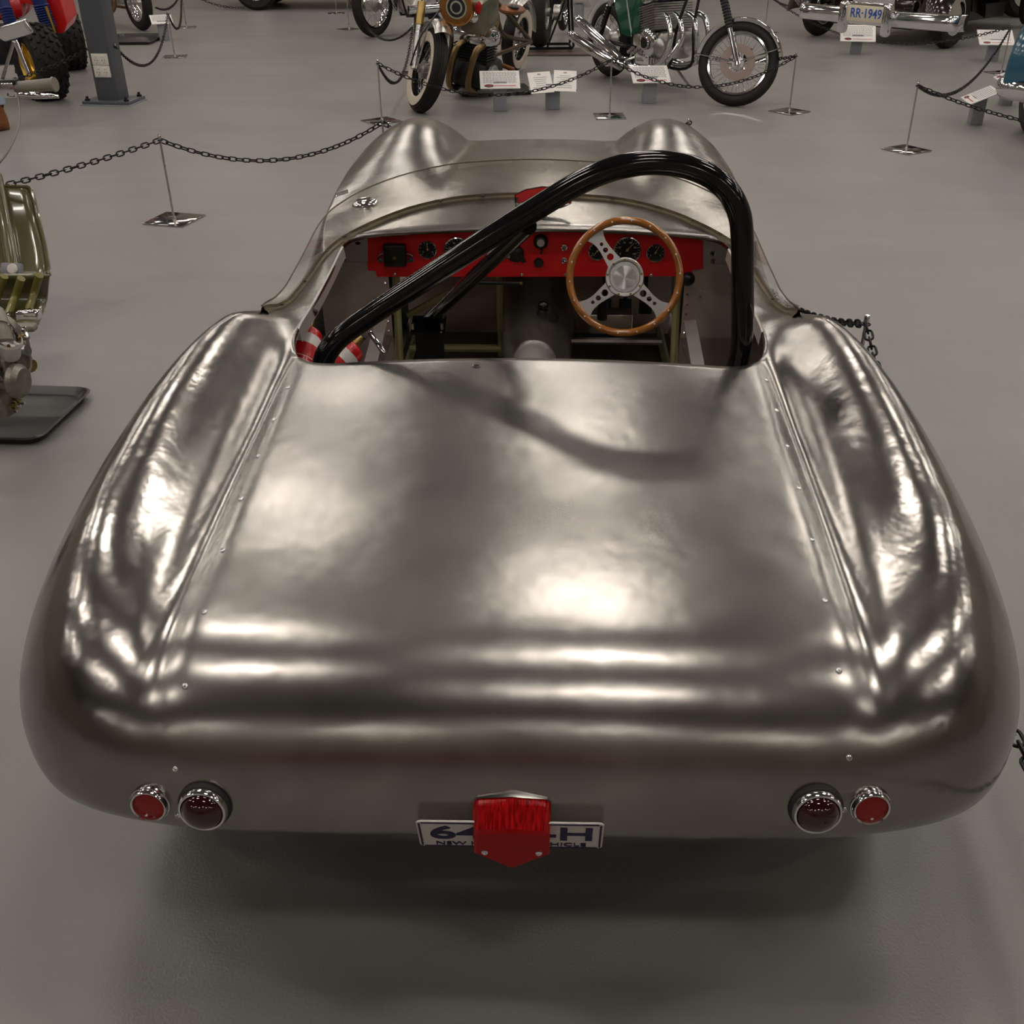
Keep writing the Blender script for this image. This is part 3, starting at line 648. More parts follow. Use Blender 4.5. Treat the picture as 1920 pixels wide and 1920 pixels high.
# ------------------------------------------------------------------ steering wheel
sc_ = Vector(_CO)+(CAR_I.to_3x3() @ _ray(1171, 520))*3.13
nrm = Vector((-.03, -.955, .30)).normalized()
SWX = AIM(sc_, nrm)
def circ(R, n=64): return [(R*math.cos(2*math.pi*i/n), R*math.sin(2*math.pi*i/n), 0) for i in range(n)]
sw = MB().tube(circ(.167), .0115, 12, closed=True).build('steering_wheel', 'wood', car, X=SWX)
st = MB().lathe([(.0028, 0), (.0028, .0006), (0, .001)], 8).mesh('rim_stud', 'white_plastic')
for i in range(18):
    a = 2*math.pi*(i+.25)/18; link('rim_stud', st, sw, TR(.167*math.cos(a), .167*math.sin(a), .0112))
def sdir(deg): return Matrix.Rotation(math.radians(deg-90), 4, 'Z')
def spoke_mesh():
    # bmesh plate with three real holes: outline filled around hole loops
    bm = bmesh.new()
    out = [(-.026, .035), (.026, .035), (.022, .06), (.0165, .10), (.0165, .122), (.020, .138), (.031, .158), (-.031, .158), (-.020, .138), (-.0165, .122), (-.0165, .10), (-.022, .06)]
    loops = [out]+[[(r*math.cos(2*math.pi*i/14), y+r*math.sin(2*math.pi*i/14)) for i in range(14)] for y, r in ((.075, .0105), (.1, .0078), (.121, .0055))]
    ed = []
    for lp in loops:
        vs = [bm.verts.new((x, y, 0)) for x, y in lp]; ed += [bm.edges.new((vs[i], vs[(i+1) % len(vs)])) for i in range(len(vs))]
    bmesh.ops.triangle_fill(bm, edges=ed, use_beauty=True, use_dissolve=False)
    g = bmesh.ops.extrude_face_region(bm, geom=list(bm.faces)); bmesh.ops.translate(bm, verts=[v for v in g['geom'] if isinstance(v, bmesh.types.BMVert)], vec=(0, 0, .004))
    bmesh.ops.recalc_face_normals(bm, faces=bm.faces)
    me = bpy.data.meshes.new('spoke'); bm.to_mesh(me); bm.free(); me.materials.append(M['spoke']); return me
M['spoke'] = mat('satin_aluminium_spoke', (0.62, 0.62, 0.63), 0.28, 1.0)
M['hub_spun'] = mat('spun_aluminium_hub', (0.66, 0.66, 0.67), 0.26, 1.0, rvar=.03)
_n = M['hub_spun'].node_tree.nodes['Principled BSDF']; _n.inputs['Anisotropic'].default_value = .9; _n.inputs['Anisotropic Rotation'].default_value = .25
_t = M['hub_spun'].node_tree.nodes.new('ShaderNodeTangent'); _t.direction_type = 'RADIAL'; _t.axis = 'Z'
M['hub_spun'].node_tree.links.new(_t.outputs[0], _n.inputs['Tangent'])
spk = spoke_mesh()
for deg in (127, 219, 321): link('spoke', spk, sw, TR(0, 0, -.004) @ sdir(deg))
hb = MB().lathe([(.059, -.006), (.059, .006), (.057, .009), (.048, .0095), (.046, .0085), (.045, .0105), (.044, .012)], 48).build('hub', 'spoke', sw)
MB().lathe([(.0445, .0118), (.03, .0121), (.001, .0124)], 64).build('hub_cap', 'hub_spun', sw)
for i in range(9):
    a = 2*math.pi*(i+.3)/9; MB().lathe([(.004, .009), (.0038, .0115), (.002, .012), (0, .011)], 8, X=TR(.0525*math.cos(a), .0525*math.sin(a), 0)).build('hub_bolt', 'brass', sw)
MB().cyl((0, 0, -.005), (0, 0, -.22), .019, 14).build('steering_column', 'black', sw)
# ------------------------------------------------------------------ roll hoop
hp = [(598, 720), (604, 690), (613, 662), (640, 630), (700, 588), (800, 524), (900, 460), (1000, 399), (1080, 352), (1140, 326), (1190, 314), (1240, 311), (1290, 318), (1335, 336),
      (1368, 364), (1388, 402), (1394, 445), (1394, 520), (1393, 600), (1390, 650), (1382, 690), (1374, 730)]
pts = [cy(x, y, 1.235) for x, y in hp]
pts = [Vector((p.x, 1.235+.03*max(0, (p.z-.8)/.4), p.z)) for p in pts]
hoop = MB().tube(smooth_path(pts, 5), .0265, 20).build('roll_hoop', 'black_gloss', car)
a = cy(990, 428, 1.255); b = cy(803, 600, 2.33)
MB().tube([a+Vector((0, .02, 0)), b], .021, 16).build('hoop_brace', 'black_gloss', hoop)
MB().box((0, 0, 0), (.12, .10, .012), X=AIM(b+Vector((0, .0, -.02)), (0, -.3, 1)), bev=.003).build('brace_foot', 'black_gloss', hoop)
MB().box((b.x, b.y+.01, .29), (.10, .012, .2)).build('brace_bracket', 'black', hoop)
for s in ((-.05, -.035), (.05, -.035), (.05, .035)):
    MB().cyl((b.x+s[0], b.y+s[1], b.z-.02), (b.x+s[0], b.y+s[1], b.z), .007, 6).build('foot_bolt', 'chrome', hoop)
# ------------------------------------------------------------------ road wheels
def road_wheel(x, y, r, w):
    X = TR(x, y, r) @ RY(90 if x > 0 else -90)
    t = MB().lathe([(r*.62, -w*.42), (r*.80, -w*.5), (r*.94, -w*.46), (r, -w*.36), (r, w*.36), (r*.94, w*.46), (r*.80, w*.5), (r*.62, w*.42)], 40, closed=True).build('tyre', 'tyre', car, X=X)
    MB().lathe([(r*.63, -w*.4), (r*.6, -w*.35), (r*.57, 0), (r*.6, w*.35), (r*.63, w*.4), (r*.58, w*.38), (r*.5, w*.1), (r*.2, w*.15), (r*.12, w*.3), (0, w*.3)], 32).build('wheel_rim', 'alu', t)
for s in (-1, 1): road_wheel(s*.70, .68, .30, .17); road_wheel(s*.68, 3.42, .29, .15)
MB().tube([(-.62, .68, .3), (.62, .68, .3)], .035, 12).build('rear_axle', 'dark_metal', car)
MB().tube([(-.62, 3.42, .29), (.62, 3.42, .29)], .025, 12).build('front_axle', 'dark_metal', car)
# headlamps in the nose, out of the photo's sight, close the front of the car
for s in (-1, 1):
    MB().lathe([(.085, -.02), (.085, .02), (.07, .035), (.04, .045), (0, .05)], 24, X=AIM((s*.52, 4.17, .58), (s*.1, 1, .15))).build('headlamp', 'chrome', car)
# ------------------------------------------------------------------ fire extinguishers on the left shelf
def extinguisher(X, label, r, L):
    t = thing('fire_extinguisher', label, 'extinguisher', CAR_M @ X, 'fire extinguishers in the cockpit')
    MB().lathe([(r*.8, 0), (r, .012), (r, L), (r*.92, L+r*.16), (r*.6, L+r*.34), (r*.35, L+r*.4)], 28).build('cylinder', 'red_ext', t)
    MB().lathe([(r*1.004, L*.76), (r*1.004, L*.92)], 28, cap=False).build('white_band', 'white', t)
    lab = MB()
    for k in range(8): lab.lathe([(r*1.005, L*(.12+.06*k)), (r*1.005, L*(.128+.06*k))], 28, cap=False)
    lab.build('label_print', 'white', t)
    MB().lathe([(r*.3, L+r*.35), (r*.3, L+r*1.0), (r*.2, L+r*1.1), (0, L+r*1.1)], 14).build('valve', 'brass', t)
    MB().box((0, r*.5, L+r*1.55), (.018, r*1.7, .012), X=RX(14), bev=.003).build('lever', 'chrome', t)
    MB().box((0, r*.5, L+r*1.15), (.016, r*1.6, .010), bev=.003).build('carry_handle', 'black', t)
    return t
for px, py, d, lab, rz in ((578, 618, (.12, .80, .58), 'red fire extinguisher with white band beside the cockpit side', 30), (664, 646, (.62, .58, .52), 'red fire extinguisher behind the foot of the black roll hoop', -40)):
    d = Vector(d).normalized(); p = cy(px, py, 1.50); extinguisher(AIM(p-d*.20, d) @ RZ(rz), lab, .041, .185)
M['fins'] = mat('cast_fins', (0.36, 0.35, 0.33), 0.4, 0.9)
M['copper'] = mat('copper_rim', (0.42, 0.19, 0.06), 0.25, 1.0)
M['tank_grey'] = mat('grey_green_patina_tank', (.19, .185, .13), .35, .7, var=.25, vscale=9)
M['lamp_ring'] = mat('pale_green_ring', (.32, .33, .25), .3)
# ================================================================== BARRIERS
_bar = {}
def stanchion(pos, label, yaw=0.0, hgt=0.5):
    t = thing('barrier_post', label, 'barrier post', Matrix.Translation(pos) @ RZ(yaw), 'chain barrier posts')
    if not _bar:
        _bar['base'] = MB().box((0, 0, .005), (.27, .27, .010), bev=.003).mesh('base_plate', 'mirror_steel')
        _bar['pole'] = MB().lathe([(.012, .009), (.012, .018), (.0075, .024), (.0068, .03), (.0068, .475)], 12).mesh('pole', 'steel')
        _bar['cap'] = MB().lathe([(.0068, .475), (.010, .478), (.010, .494), (.007, .5), (0, .5)], 12).mesh('cap', 'chrome')
        _bar['hook'] = MB().tube([(math.cos(a)*.014, math.sin(a)*.014, .468) for a in [i*2*math.pi/14 for i in range(14)]], .003, 6, closed=True).mesh('hook_ring', 'chain')
    for k in ('base', 'pole', 'cap', 'hook'): link(_bar[k].name.split('.')[0], _bar[k], t)
    return pos
M['mirror_steel'] = mat('polished_steel_plate', (0.5, 0.48, 0.47), 0.1, 1.0)
def link_path(L, W, n=5):
    pts = []; r = W/2; hx = L/2-r
    for i in range(n+1): a = -math.pi/2+math.pi*i/n; pts.append((hx+r*math.cos(a), r*math.sin(a), 0))
    for i in range(n+1): a = math.pi/2+math.pi*i/n; pts.append((-hx+r*math.cos(a), r*math.sin(a), 0))
    return pts
LINK = MB().tube(link_path(.050, .025), .0042, 6, closed=True).mesh('chain_link', 'chain')
PITCH_L = .0405
def chain(p, q, sag, label, single=True, roll=20.0, t0=0.0, t1=1.0):
    p, q = Vector(p), Vector(q); n = 400; P = []
    for i in range(n+1):
        t = t0+(t1-t0)*i/n; c = p.lerp(q, t); c.z -= 4*sag*t*(1-t); P.append(c)
    o = Vector(((p.x+q.x)/2, (p.y+q.y)/2, 0))
    acc = PITCH_L*.5; k = 0; Xs = []
    for i in range(n):
        d = P[i+1]-P[i]; L = d.length
        while acc <= L:
            c = P[i]+d*(acc/L); T = d.normalized(); F = frame_from(T)
            X = Matrix.Translation(c) @ F.to_4x4() @ Matrix.Rotation(math.radians(roll+(90 if k % 2 else 0)+random.uniform(-9, 9)), 4, 'Z') @ RY(-90)
            Xs.append(X); k += 1; acc += PITCH_L
        acc -= L
    if single:
        t = thing('barrier_chain', label, 'chain', TR(o.x, o.y, 0), 'black barrier chains'); I = TR(-o.x, -o.y, 0)
        for X in Xs: link('chain_link', LINK, t, I @ X)
        return t
    mb = MB(); base = link_path(.050, .025, 3); src = MB().tube(base, .0042, 4, closed=True)
    I = TR(-o.x, -o.y, 0)
    for X in Xs: mb.add(src.v, src.f, I @ X)
    ob = mb.build('barrier_chain', 'chain', None, X=TR(o.x, o.y, 0)); return tag(ob, label, 'chain', 'black barrier chains')
def top_of(px, py, hgt=.47):     # ground point under a chain hook seen at a pixel
    g = gp(px, py, hgt); return Vector((g.x, g.y, 0))
HK = Vector((0, 0, .47))
sA = stanchion(gp(327, 413), 'chrome barrier post on open floor between scooter and aluminium car', -14)
sB = stanchion(gp(716, 228), 'chrome barrier post before the front tyre of the bronze motorcycle', 40)
sC = stanchion(gp(1143, 219), 'chrome barrier post before the rear wheel of the green motorcycle', 3)
sD = stanchion(gp(1480, 210), 'chrome barrier post beside the front wheel of the green motorcycle', 38)
sE = stanchion(gp(1699, 282), 'chrome barrier post at the corner of the blue car display', 32)
sF = stanchion(top_of(1624, 607), 'chrome barrier post beside the right door of the aluminium car', 10)
sG = stanchion(top_of(1291, 232), 'chrome barrier post ahead of the right front wing of the aluminium car', 20)
sK = stanchion(top_of(717, 230), 'chrome barrier post ahead of the left front wing of the aluminium car', 30)
sL = stanchion(gp(328, 107), 'chrome barrier post beside the grey column display corner', 8)
sM = stanchion(gp(350, 52), 'chrome barrier post in the far aisle beyond the grey column', 10)
sN = stanchion(gp(655, 55), 'chrome barrier post at the front wheel of the chrome motorcycle', 45)
sO = stanchion(gp(631, 25), 'chrome barrier post by the far black car wheel', 5)
sP = stanchion(top_of(774, 50), 'chrome barrier post between the chrome and the bronze motorcycles', 15)
sQ = stanchion(gp(1434, 60), 'chrome barrier post between the green motorcycle and the black vintage car', 20)
sR = stanchion(top_of(1896, 50), 'chrome barrier post between the black vintage car and the blue car', 20)
sS = stanchion(Vector((1.17, 13.3, 0)), 'chrome barrier post behind the green motorcycle', 0)
sT = stanchion(Vector((0.9, 0.3, 0)), 'chrome barrier post beside the right rear corner of the aluminium car', 0)
sU = stanchion(Vector((-3.95, 4.35, 0)), 'chrome barrier post behind the olive scooter', 0)
chain(sA+HK, sU+HK, .10, 'black barrier chain from the open floor post towards the olive scooter')
chain(sA+HK, sK+HK, .17, 'black barrier chain along the left side of the aluminium car front')
chain(sK+HK, sG+HK, .30, 'black barrier chain across the nose of the aluminium car')
chain(sG+HK, sF+HK, .33, 'black barrier chain low along the right wing of the aluminium car')
chain(sF+HK, sT+HK, .25, 'black barrier chain along the right rear wing of the aluminium car')
chain(sB+HK, sC+HK, .27, 'black barrier chain across the front tyre of the bronze motorcycle')
chain(sB+HK, sP+HK, .33, 'black barrier chain down the left side of the bronze motorcycle')
chain(sP+HK, sN+HK, .33, 'black barrier chain before the chrome motorcycle', False)
chain(sC+HK, sD+HK, .24, 'black barrier chain across the front wheel of the green motorcycle')
chain(sD+HK, sS+HK, .20, 'black barrier chain down the left side of the green motorcycle')
chain(sQ+HK, sR+HK, .36, 'black barrier chain across the bumper of the black vintage car', False)
chain(sR+HK, sE+HK, .30, 'black barrier chain between blue car and black vintage car signs')
chain(sE+HK, Vector((4.6, 6.6, .47)), .16, 'black barrier chain along the front of the blue car', True)
chain(sL+HK, sM+HK, .30, 'black barrier chain along the aisle past the grey column', False)
chain(sM+HK, gp(292, 14, .47), .1, 'black barrier chain behind the motorcycle on the tray', False)
chain(gp(365, -8, .47), gp(455, 14, .30), .05, 'black barrier chain before the far black car', False)
chain(sQ+HK, Vector((5.0, 19.0, .47)), .25, 'black barrier chain along the left side of the black vintage car', False)
# ================================================================== COLUMN
cb = gp(203, 197); CX = Matrix.Translation(cb+Vector((.01, .14, 0))) @ RZ(-6)
colm = thing('steel_column', 'dark grey square steel column with power outlets and bolted base plate', 'column', CX)
MB().box((0, 0, 3.1), (.215, .215, 6.2), bev=.012).build('shaft', 'column', colm)
MB().box((0, 0, .018), (.46, .36, .036), bev=.004).build('base_plate', 'column', colm)
MB().box((0, 0, .004), (.49, .39, .008), bev=.002).build('grout_pad', 'grey_post', colm)
for sx in (-.19, .19):
    for sy in (-.14, .14):
        bt = MB().cyl((sx, sy, .036), (sx, sy, .052), .026, 6).build('nut', 'dark_metal', colm); MB().cyl((sx, sy, .05), (sx, sy, .075), .013, 10).build('bolt', 'dark_metal', bt)
for k, z in enumerate((.29, .393)):
    o = MB().box((.0, -.115, z), (.155, .016, .1), bev=.004).build('power_outlet', 'white_plastic', colm)
    for sx in (-.035, .035):
        MB().box((sx, -.125, z+.026), (.022, .008, .014), bev=.003).build('switch', 'white_plastic', o)
        for dx, dz, rz in ((-.012, -.008, 20), (.012, -.008, -20), (0, -.03, 0)):
            MB().box((0, 0, 0), (.004, .002, .011), X=TR(sx+dx, -.1235, z+dz) @ RY(rz)).build('socket_slot', 'black', o)
hkp = CX @ Vector((.118, -.02, .50))
MB().tube([(.108, -.02, .50), (.125, -.02, .50), (.127, -.02, .52)], .005, 6).build('chain_hook', 'chrome', colm)
chain(hkp, sL+HK, .34, 'black barrier chain hooked to the right face of the grey column')
chain(CX @ Vector((-.118, -.02, .48)), Vector((-5.2, 8.2, .40)), .14, 'black barrier chain in front of the red quad tyre')
# ================================================================== INFORMATION SIGNS
def sign(base, yaw, label, w=.36, d=.25, hgt=.30, tilt=28, pages=1, post=(.13, .10), logo=True, red=True, pw=None):
    X = Matrix.Translation(base) @ RZ(yaw)
    t = thing('information_sign', label, 'sign', X, 'information signs')
    MB().box((0, 0, hgt/2), (post[0], post[1], hgt), bev=.004).build('post', 'grey_post', t)
    BX_ = TR(0, 0, hgt+.012) @ RX(tilt)
    if pages == 1:
        b = MB().box((0, 0, 0), (w, d, .008), bev=.002).build('board', 'white', t, X=BX_)
        pr = MB(); n = 11
        for i in range(n):
            y = d*.40-i*d*.058
            x = -w*.42
            while x < w*.40:
                L = random.uniform(.012, .03); L = min(L, w*.42-x)
                pr.box((x+L/2, y, .0045), (L, d*.022, .0008)); x += L+.006
        pr.build('printed_text', 'print_grey', b)
        if logo: MB().lathe([(.5, .004), (.5, .005), (0, .005)], 20, X=TR(-w*.28, -d*.36, 0) @ Matrix.Diagonal((.085, .042, 1, 1))).build('printed_logo', 'black', b)
        if logo: MB().box((-w*.28, -d*.36, .0053), (.05, .012, .0006)).build('logo_band', 'print_red', b)
        if red: MB().box((w*.12, -d*.36, .0045), (w*.55, .008, .0008)).build('printed_line', 'print_red', b)
    else:
        for s, ya in ((-1, 6), (1, -4)):
            b = MB().box((0, 0, 0), (.21, .297, .003)).build('page', 'white', t, X=BX_ @ TR(s*.112, .01*s, .002) @ RZ(ya))
            pr = MB()
            for i in range(7): pr.box((random.uniform(-.008, .008), .07-.028*i, .002), (random.choice((.12, .14, .10)), .007, .0006))
            pr.box((.0, .115, .002), (.03, .018, .0006)); pr.build('printed_text', 'print_grey', b)
        MB().box((0, 0, -.006), (.44, .22, .008)).build('board', 'grey_post', t, X=BX_)
    return t
sign(gp(938, 207), 4, 'white sign with red line under the engine of the bronze motorcycle', post=(.12, .1), hgt=.25)
sign(gp(1036, 204), 2, 'two loose white printed pages on a grey stand beside the bronze motorcycle', pages=2, hgt=.22)
sign(gp(1216, 193), 6, 'white sign with red line under the engine of the green motorcycle', hgt=.24)
sign(gp(1603, 101), -10, 'white sign in front of the black vintage car bumper', hgt=.22, w=.42, d=.30, tilt=32)
sign(gp(1858, 114), -8, 'glossy white sign beside the black vintage car', hgt=.24, w=.40, d=.30, tilt=26)
sign(gp(1827, 232), -98, 'white sign seen edge on before the blue car', hgt=.22, tilt=24)
sign(gp(1884, 196), -100, 'white sign with pink print behind the blue car bumper', hgt=.25, tilt=24)
sign(gp(1085, 50), 165, 'grey backed sign far behind the bronze motorcycle', hgt=.30, logo=False, red=False)
sign(gp(309, 75), 24, 'white sign behind the grey column beside the tray', hgt=.24, w=.28, d=.2, logo=False, red=False)
# ================================================================== MOTORCYCLE PIECES
def wheel(parent, X, R, w, spokes=36, tyre='tyre', rim='chrome', white=False, ribs=False, disc=0.0, hub=.06, dside=1, rimr=None):
    rr = rimr or (R-w*1.0); c = R-w*.5
    prof = []
    n = 40 if ribs else 20
    for i in range(n):
        a = 2*math.pi*i/n; r_ = w*.5
        if ribs and math.cos(a) > .3 and i % 2: r_ *= .86
        prof.append((c+r_*math.cos(a)*1.0, r_*math.sin(a)*1.02))
    t = MB().lathe(prof, 44, closed=True).build('tyre', tyre, parent, X=X)
    if white:
        for s in (-1, 1): MB().lathe([(rr+.004, s*w*.40), (rr+.012, s*w*.475), (c, s*w*.535), (c+.018, s*w*.515)], 44, cap=False).build('white_wall', 'white_wall', t)
    MB().lathe([(rr+.012, -w*.42), (rr-.004, -w*.40), (rr-.014, -w*.2), (rr-.014, w*.2), (rr-.004, w*.40), (rr+.012, w*.42), (rr+.012, w*.3), (rr, 0), (rr+.012, -w*.3)], 44, closed=True).build('wheel_rim', rim, t)
    MB().lathe([(.012, -w*.7), (hub*.5, -w*.6), (hub*.5, -w*.45), (hub, -w*.4), (hub, w*.4), (hub*.5, w*.45), (hub*.5, w*.6), (.012, w*.7)], 20).build('hub', 'alu', t)
    if spokes:
        sp = MB()
        for i in range(spokes):
            a = 2*math.pi*i/spokes; s = 1 if i % 2 else -1; b = a+s*.45*(1 if (i//2) % 2 else -1)
            sp.tube([(hub*.9*math.cos(b), hub*.9*math.sin(b), s*w*.36), ((rr-.012)*math.cos(a), (rr-.012)*math.sin(a), 0)], .0022, 4)
        sp.build('spokes', 'chrome', t)
    if disc:
        MB().lathe([(disc*.55, 0), (disc, 0), (disc, .005), (disc*.55, .005)], 36, closed=True, X=TR(0, 0, dside*w*.62)).build('brake_disc', 'disc', t)
    return t
M['disc'] = mat('rusty_brake_disc', (0.22, 0.17, 0.15), 0.35, 0.9)
class Bike:
    def __init__(s, name, label, front, rear, lean=0.0, group='display motorcycles'):
        d = (front-rear); s.L = d.length; yaw = math.degrees(math.atan2(d.y, d.x))
        s.X = Matrix.Translation(rear) @ RZ(yaw) @ RX(lean); s.I = s.X.inverted()
        s.t = thing(name, label, 'motorcycle', s.X, group); s.co = s.I @ Vector((0, 0, CAM_H))
    def at(s, px, py, x=None, y=None):
        d = s.I.to_3x3() @ _ray(px, py)
        t = (x-s.co.x)/d.x if x is not None else (y-s.co.y)/d.y
        return s.co+d*t
def finned(mb, w, d, h0, h1, n, X, grow=.02):
    mb.box((0, 0, (h0+h1)/2), (w-.04, d-.04, h1-h0), X=X)
    for i in range(n): mb.box((0, 0, h0+(h1-h0)*(i+.5)/n), (w, d, (h1-h0)/n*.42), X=X)
    return mb
# ------------------------------------------------------------------ green four-cylinder motorcycle
fr, rr_ = gp(1370, 198), gp(1142, 143)
B = Bike('motorcycle', 'candy green motorcycle with chrome exhausts and chrome front mudguard', fr, rr_)
t = B.t; L = B.L; R = .365
wheel(t, TR(0, 0, R) @ RX(90), R, .115, hub=.09)
pv = Matrix.Translation((L-.1, 0, R)); steer = pv @ Matrix.Rotation(math.radians(46), 4, Vector((-.45, 0, .89))) @ pv.inverted()
fw = wheel(t, steer @ TR(L, 0, R) @ RX(90), R+.005, .105, disc=.16, dside=1, hub=.055)
FK = Vector((-.47, 0, .88))
for s in (-1, 1):
    a = Vector((L, s*.105, R)); m1 = a+FK*.30; m2 = a+FK*.62; m3 = a+FK*.85
    lg = MB().tube([steer @ (a-FK*.03), steer @ (a+FK*.02), steer @ m1], [.03, .026, .026], 14).build('fork_leg', 'chrome', t)
    gpts = []; rads = []
    for i in range(25): gpts.append(steer @ m1.lerp(m2, i/24)); rads.append(.036 if i % 2 else .028)
    MB().tube(gpts, rads, 14).build('fork_gaiter', 'rubber', lg)
    MB().tube([steer @ m2, steer @ m3], .022, 12).build('fork_tube', 'black_gloss', lg)
def guard(R0, w, a0, a1, centre, X, n=26, th=.02):
    rows_ = []
    for i in range(n+1):
        a = math.radians(a0+(a1-a0)*i/n); row = []
        for k in range(9):
            q = -1+2*k/8; rr2 = R0+th*(1-q*q)
            row.append(X @ Vector((centre[0]+rr2*math.cos(a), q*w/2, centre[1]+rr2*math.sin(a))))
        rows_.append(row)
    return MB().grid(rows_)
mg = guard(R+.022, .125, 18, 188, (L, R), steer).build('front_mudguard', 'chrome', t)
for s in (-1, 1):
    for ang in (28, 178):
        MB().tube([steer @ Vector((L, s*.085, R)), steer @ Vector((L+(R+.03)*math.cos(math.radians(ang)), s*.064, R+(R+.03)*math.sin(math.radians(ang))))], .006, 6).build('mudguard_stay', 'chrome', mg)
MB().box((L+.05, 0.09, R+.12), (.07, .05, .1), X=steer, bev=.012).build('brake_caliper', 'dark_metal', t)
ex = L*.50; ZE = .09; EX = TR(ex, 0, .44+ZE) @ RY(-14)
MB().box((0, 0, 0), (.46, .40, .26), X=TR(ex-.06, 0, .34+ZE), bev=.05).build('crankcase', 'alu', t)
finned(MB(), .24, .50, .02, .26, 11, EX).build('cylinder_block', 'fins', t)
MB().box((0, 0, .325), (.26, .46, .12), X=EX, bev=.035).build('cylinder_head', 'chrome', t)
for yq in (-.2, -.07, .07, .2):
    MB().cyl((-.08, yq, .41), (.08, yq, .41), .045, 14, X=EX).build('cam_cover', 'chrome', t)
cc = MB().lathe([(.13, 0), (.13, .03), (.105, .05), (.06, .055), (.055, .065), (0, .068)], 32).build('clutch_cover', 'chrome', t, X=TR(ex-.02, -.215, .36+ZE) @ RX(90))
MB().lathe([(.05, .066), (.048, .074), (0, .076)], 20).build('cover_badge', 'dark_metal', cc)
MB().lathe([(.085, 0), (.085, .03), (.06, .05), (0, .055)], 28).build('points_cover', 'alu', t, X=TR(ex+.16, -.20, .33+ZE) @ RX(90))
MB().box((ex-.25, -.17, .36+ZE), (.14, .08, .12), bev=.02).build('starter_gear_case', 'alu', t)
for yq in (-.19, -.07, .07, .19): MB().cyl((ex-.14, yq, .68+ZE), (ex-.36, yq, .66+ZE), .04, 12).build('carburettor', 'dark_metal', t)
MB().box((ex-.40, 0, .70), (.14, .30, .18), bev=.03).build('air_box', 'black', t)
for k, yq in enumerate((-.19, -.075, .075, .19)):
    yo = (-.30, -.22, .22, .30)[k]; up = (0, .10, .10, 0)[k]
    pth = smooth_path([(ex+.17, yq, .62+ZE), (ex+.27, yq*1.15, .58+ZE), (ex+.33, yq*1.2, .42+ZE), (ex+.24, yo*.85, .25+ZE*.7), (ex+.02, yo*.9, .18+ZE*.5), (ex-.25, yo, .18+ZE*.4), (ex-.42, yo, .20+ZE*.3+up*.3)], 6)
    MB().tube(pth, .026, 12).build('exhaust_pipe', 'chrome', t)
    a = Vector((ex-.38, yo, .18+up*.3)); b = Vector((-.30, yo*1.05, .40+up*1.5))
    q = [a.lerp(b, i/10) for i in range(11)]
    MB().tube(q+[b+(b-a).normalized()*.02], [.027, .034, .042, .049, .053, .054, .055, .055, .053, .050, .047, .036], 16).build('silencer', 'chrome', t)
sc0 = [(x+.15, z+.03) for x, z in ((ex-.34, .52), (ex-.30, .86), (ex-.52, .98), (ex-.80, .94), (ex-.78, .70), (ex-.64, .46), (ex-.52, .44))]
for s in (-1, 1):
    scv = MB().prism([(x, z) for x, z in sc0], -.02, .02, X=TR(0, s*.21, 0) @ RX(90)).build('side_cover', 'green_paint', t, sharp=60)
    em = MB().lathe([(.03, .0), (.026, .006), (0, .008)], 12, X=TR(ex-.41, s*.232, .83) @ RX(90) @ Matrix.Diagonal((.8, 1.2, 1, 1))).build('badge', 'lens_red', scv)
    MB().box((ex-.41, s*.232, .875), (.16, .006, .014), bev=.002).build('badge_wing', 'chrome', scv)
    sh = MB().cyl((.04, s*.16, .42), (.20, s*.16, .72), .032, 12).build('shock_absorber', 'black_gloss', t)
    MB().tube([(.06+.14*i/60+.0*i, s*.16+.036*math.cos(i*.9), .46+.26*i/60+.036*math.sin(i*.9)*.3) for i in range(61)], .008, 5).build('shock_spring', 'chrome', sh)
    MB().cyl((.18, s*.16, .68), (.27, s*.16, .86), .028, 12).build('shock_cover', 'chrome', sh)
    MB().tube([(0, s*.12, R), (ex-.36, s*.12, .36)], .024, 10).build('swing_arm', 'black_gloss', t)
    MB().tube(smooth_path([(L-.62, s*.05, 1.03), (ex+.26, s*.10, .60), (ex+.20, s*.14, .24), (ex-.30, s*.17, .20), (ex-.40, s*.15, .5), (.35, s*.14, .92)], 5), .015, 8).build('frame_tube', 'black_gloss', t)
    MB().cyl((ex-.30, s*.20, .27), (ex-.30, s*.37, .27), .016, 10).build('foot_peg', 'rubber', t)
tk = []
for i in range(13):
    q = -1+2*i/12; w_ = .17*(1-abs(q)**3)*1.0+.01; h_ = .15*(1-abs(q)**3.2)+.01
    tk.append([(ex+.14+q*.36, w_*math.cos(a), 1.02+h_*math.sin(a)*(1 if math.sin(a) > 0 else .75)) for a in [2*math.pi*k/20 for k in range(20)]])
MB().grid(tk, closed_u=True).build('fuel_tank', 'green_tank', t)
bolt_m = MB().lathe([(.012, 0), (.012, .012), (.008, .016), (0, .017)], 8).mesh('cover_bolt', 'chrome')
for i in range(10):
    a = 2*math.pi*i/10; link('cover_bolt', bolt_m, t, TR(ex-.02+.145*math.cos(a), -.205, .45+.145*math.sin(a)) @ RX(90))
for i in range(7): MB().box((ex-.02+.045*i, -.203, .30), (.012, .02, .16), bev=.003).build('case_rib', 'fins', t)
MB().cyl((ex-.32, -.22, .50), (ex-.34, -.30, .86), .012, 8).build('kick_lever', 'chrome', t)
MB().tube(smooth_path([(ex-.20, -.25, .30), (ex-.32, -.32, .26), (ex-.42, -.31, .28)], 4), .013, 8).build('brake_pedal', 'chrome', t)
for k in range(6): MB().cyl((ex-.36+.03*k, -.20, .33+.02*(k % 3)), (ex-.36+.03*k, -.235, .33+.02*(k % 3)), .016, 8).build('case_boss', 'alu', t)
MB().box((ex-.62, 0, 1.02), (.78, .28, .10), bev=.04).build('seat', 'black', t)
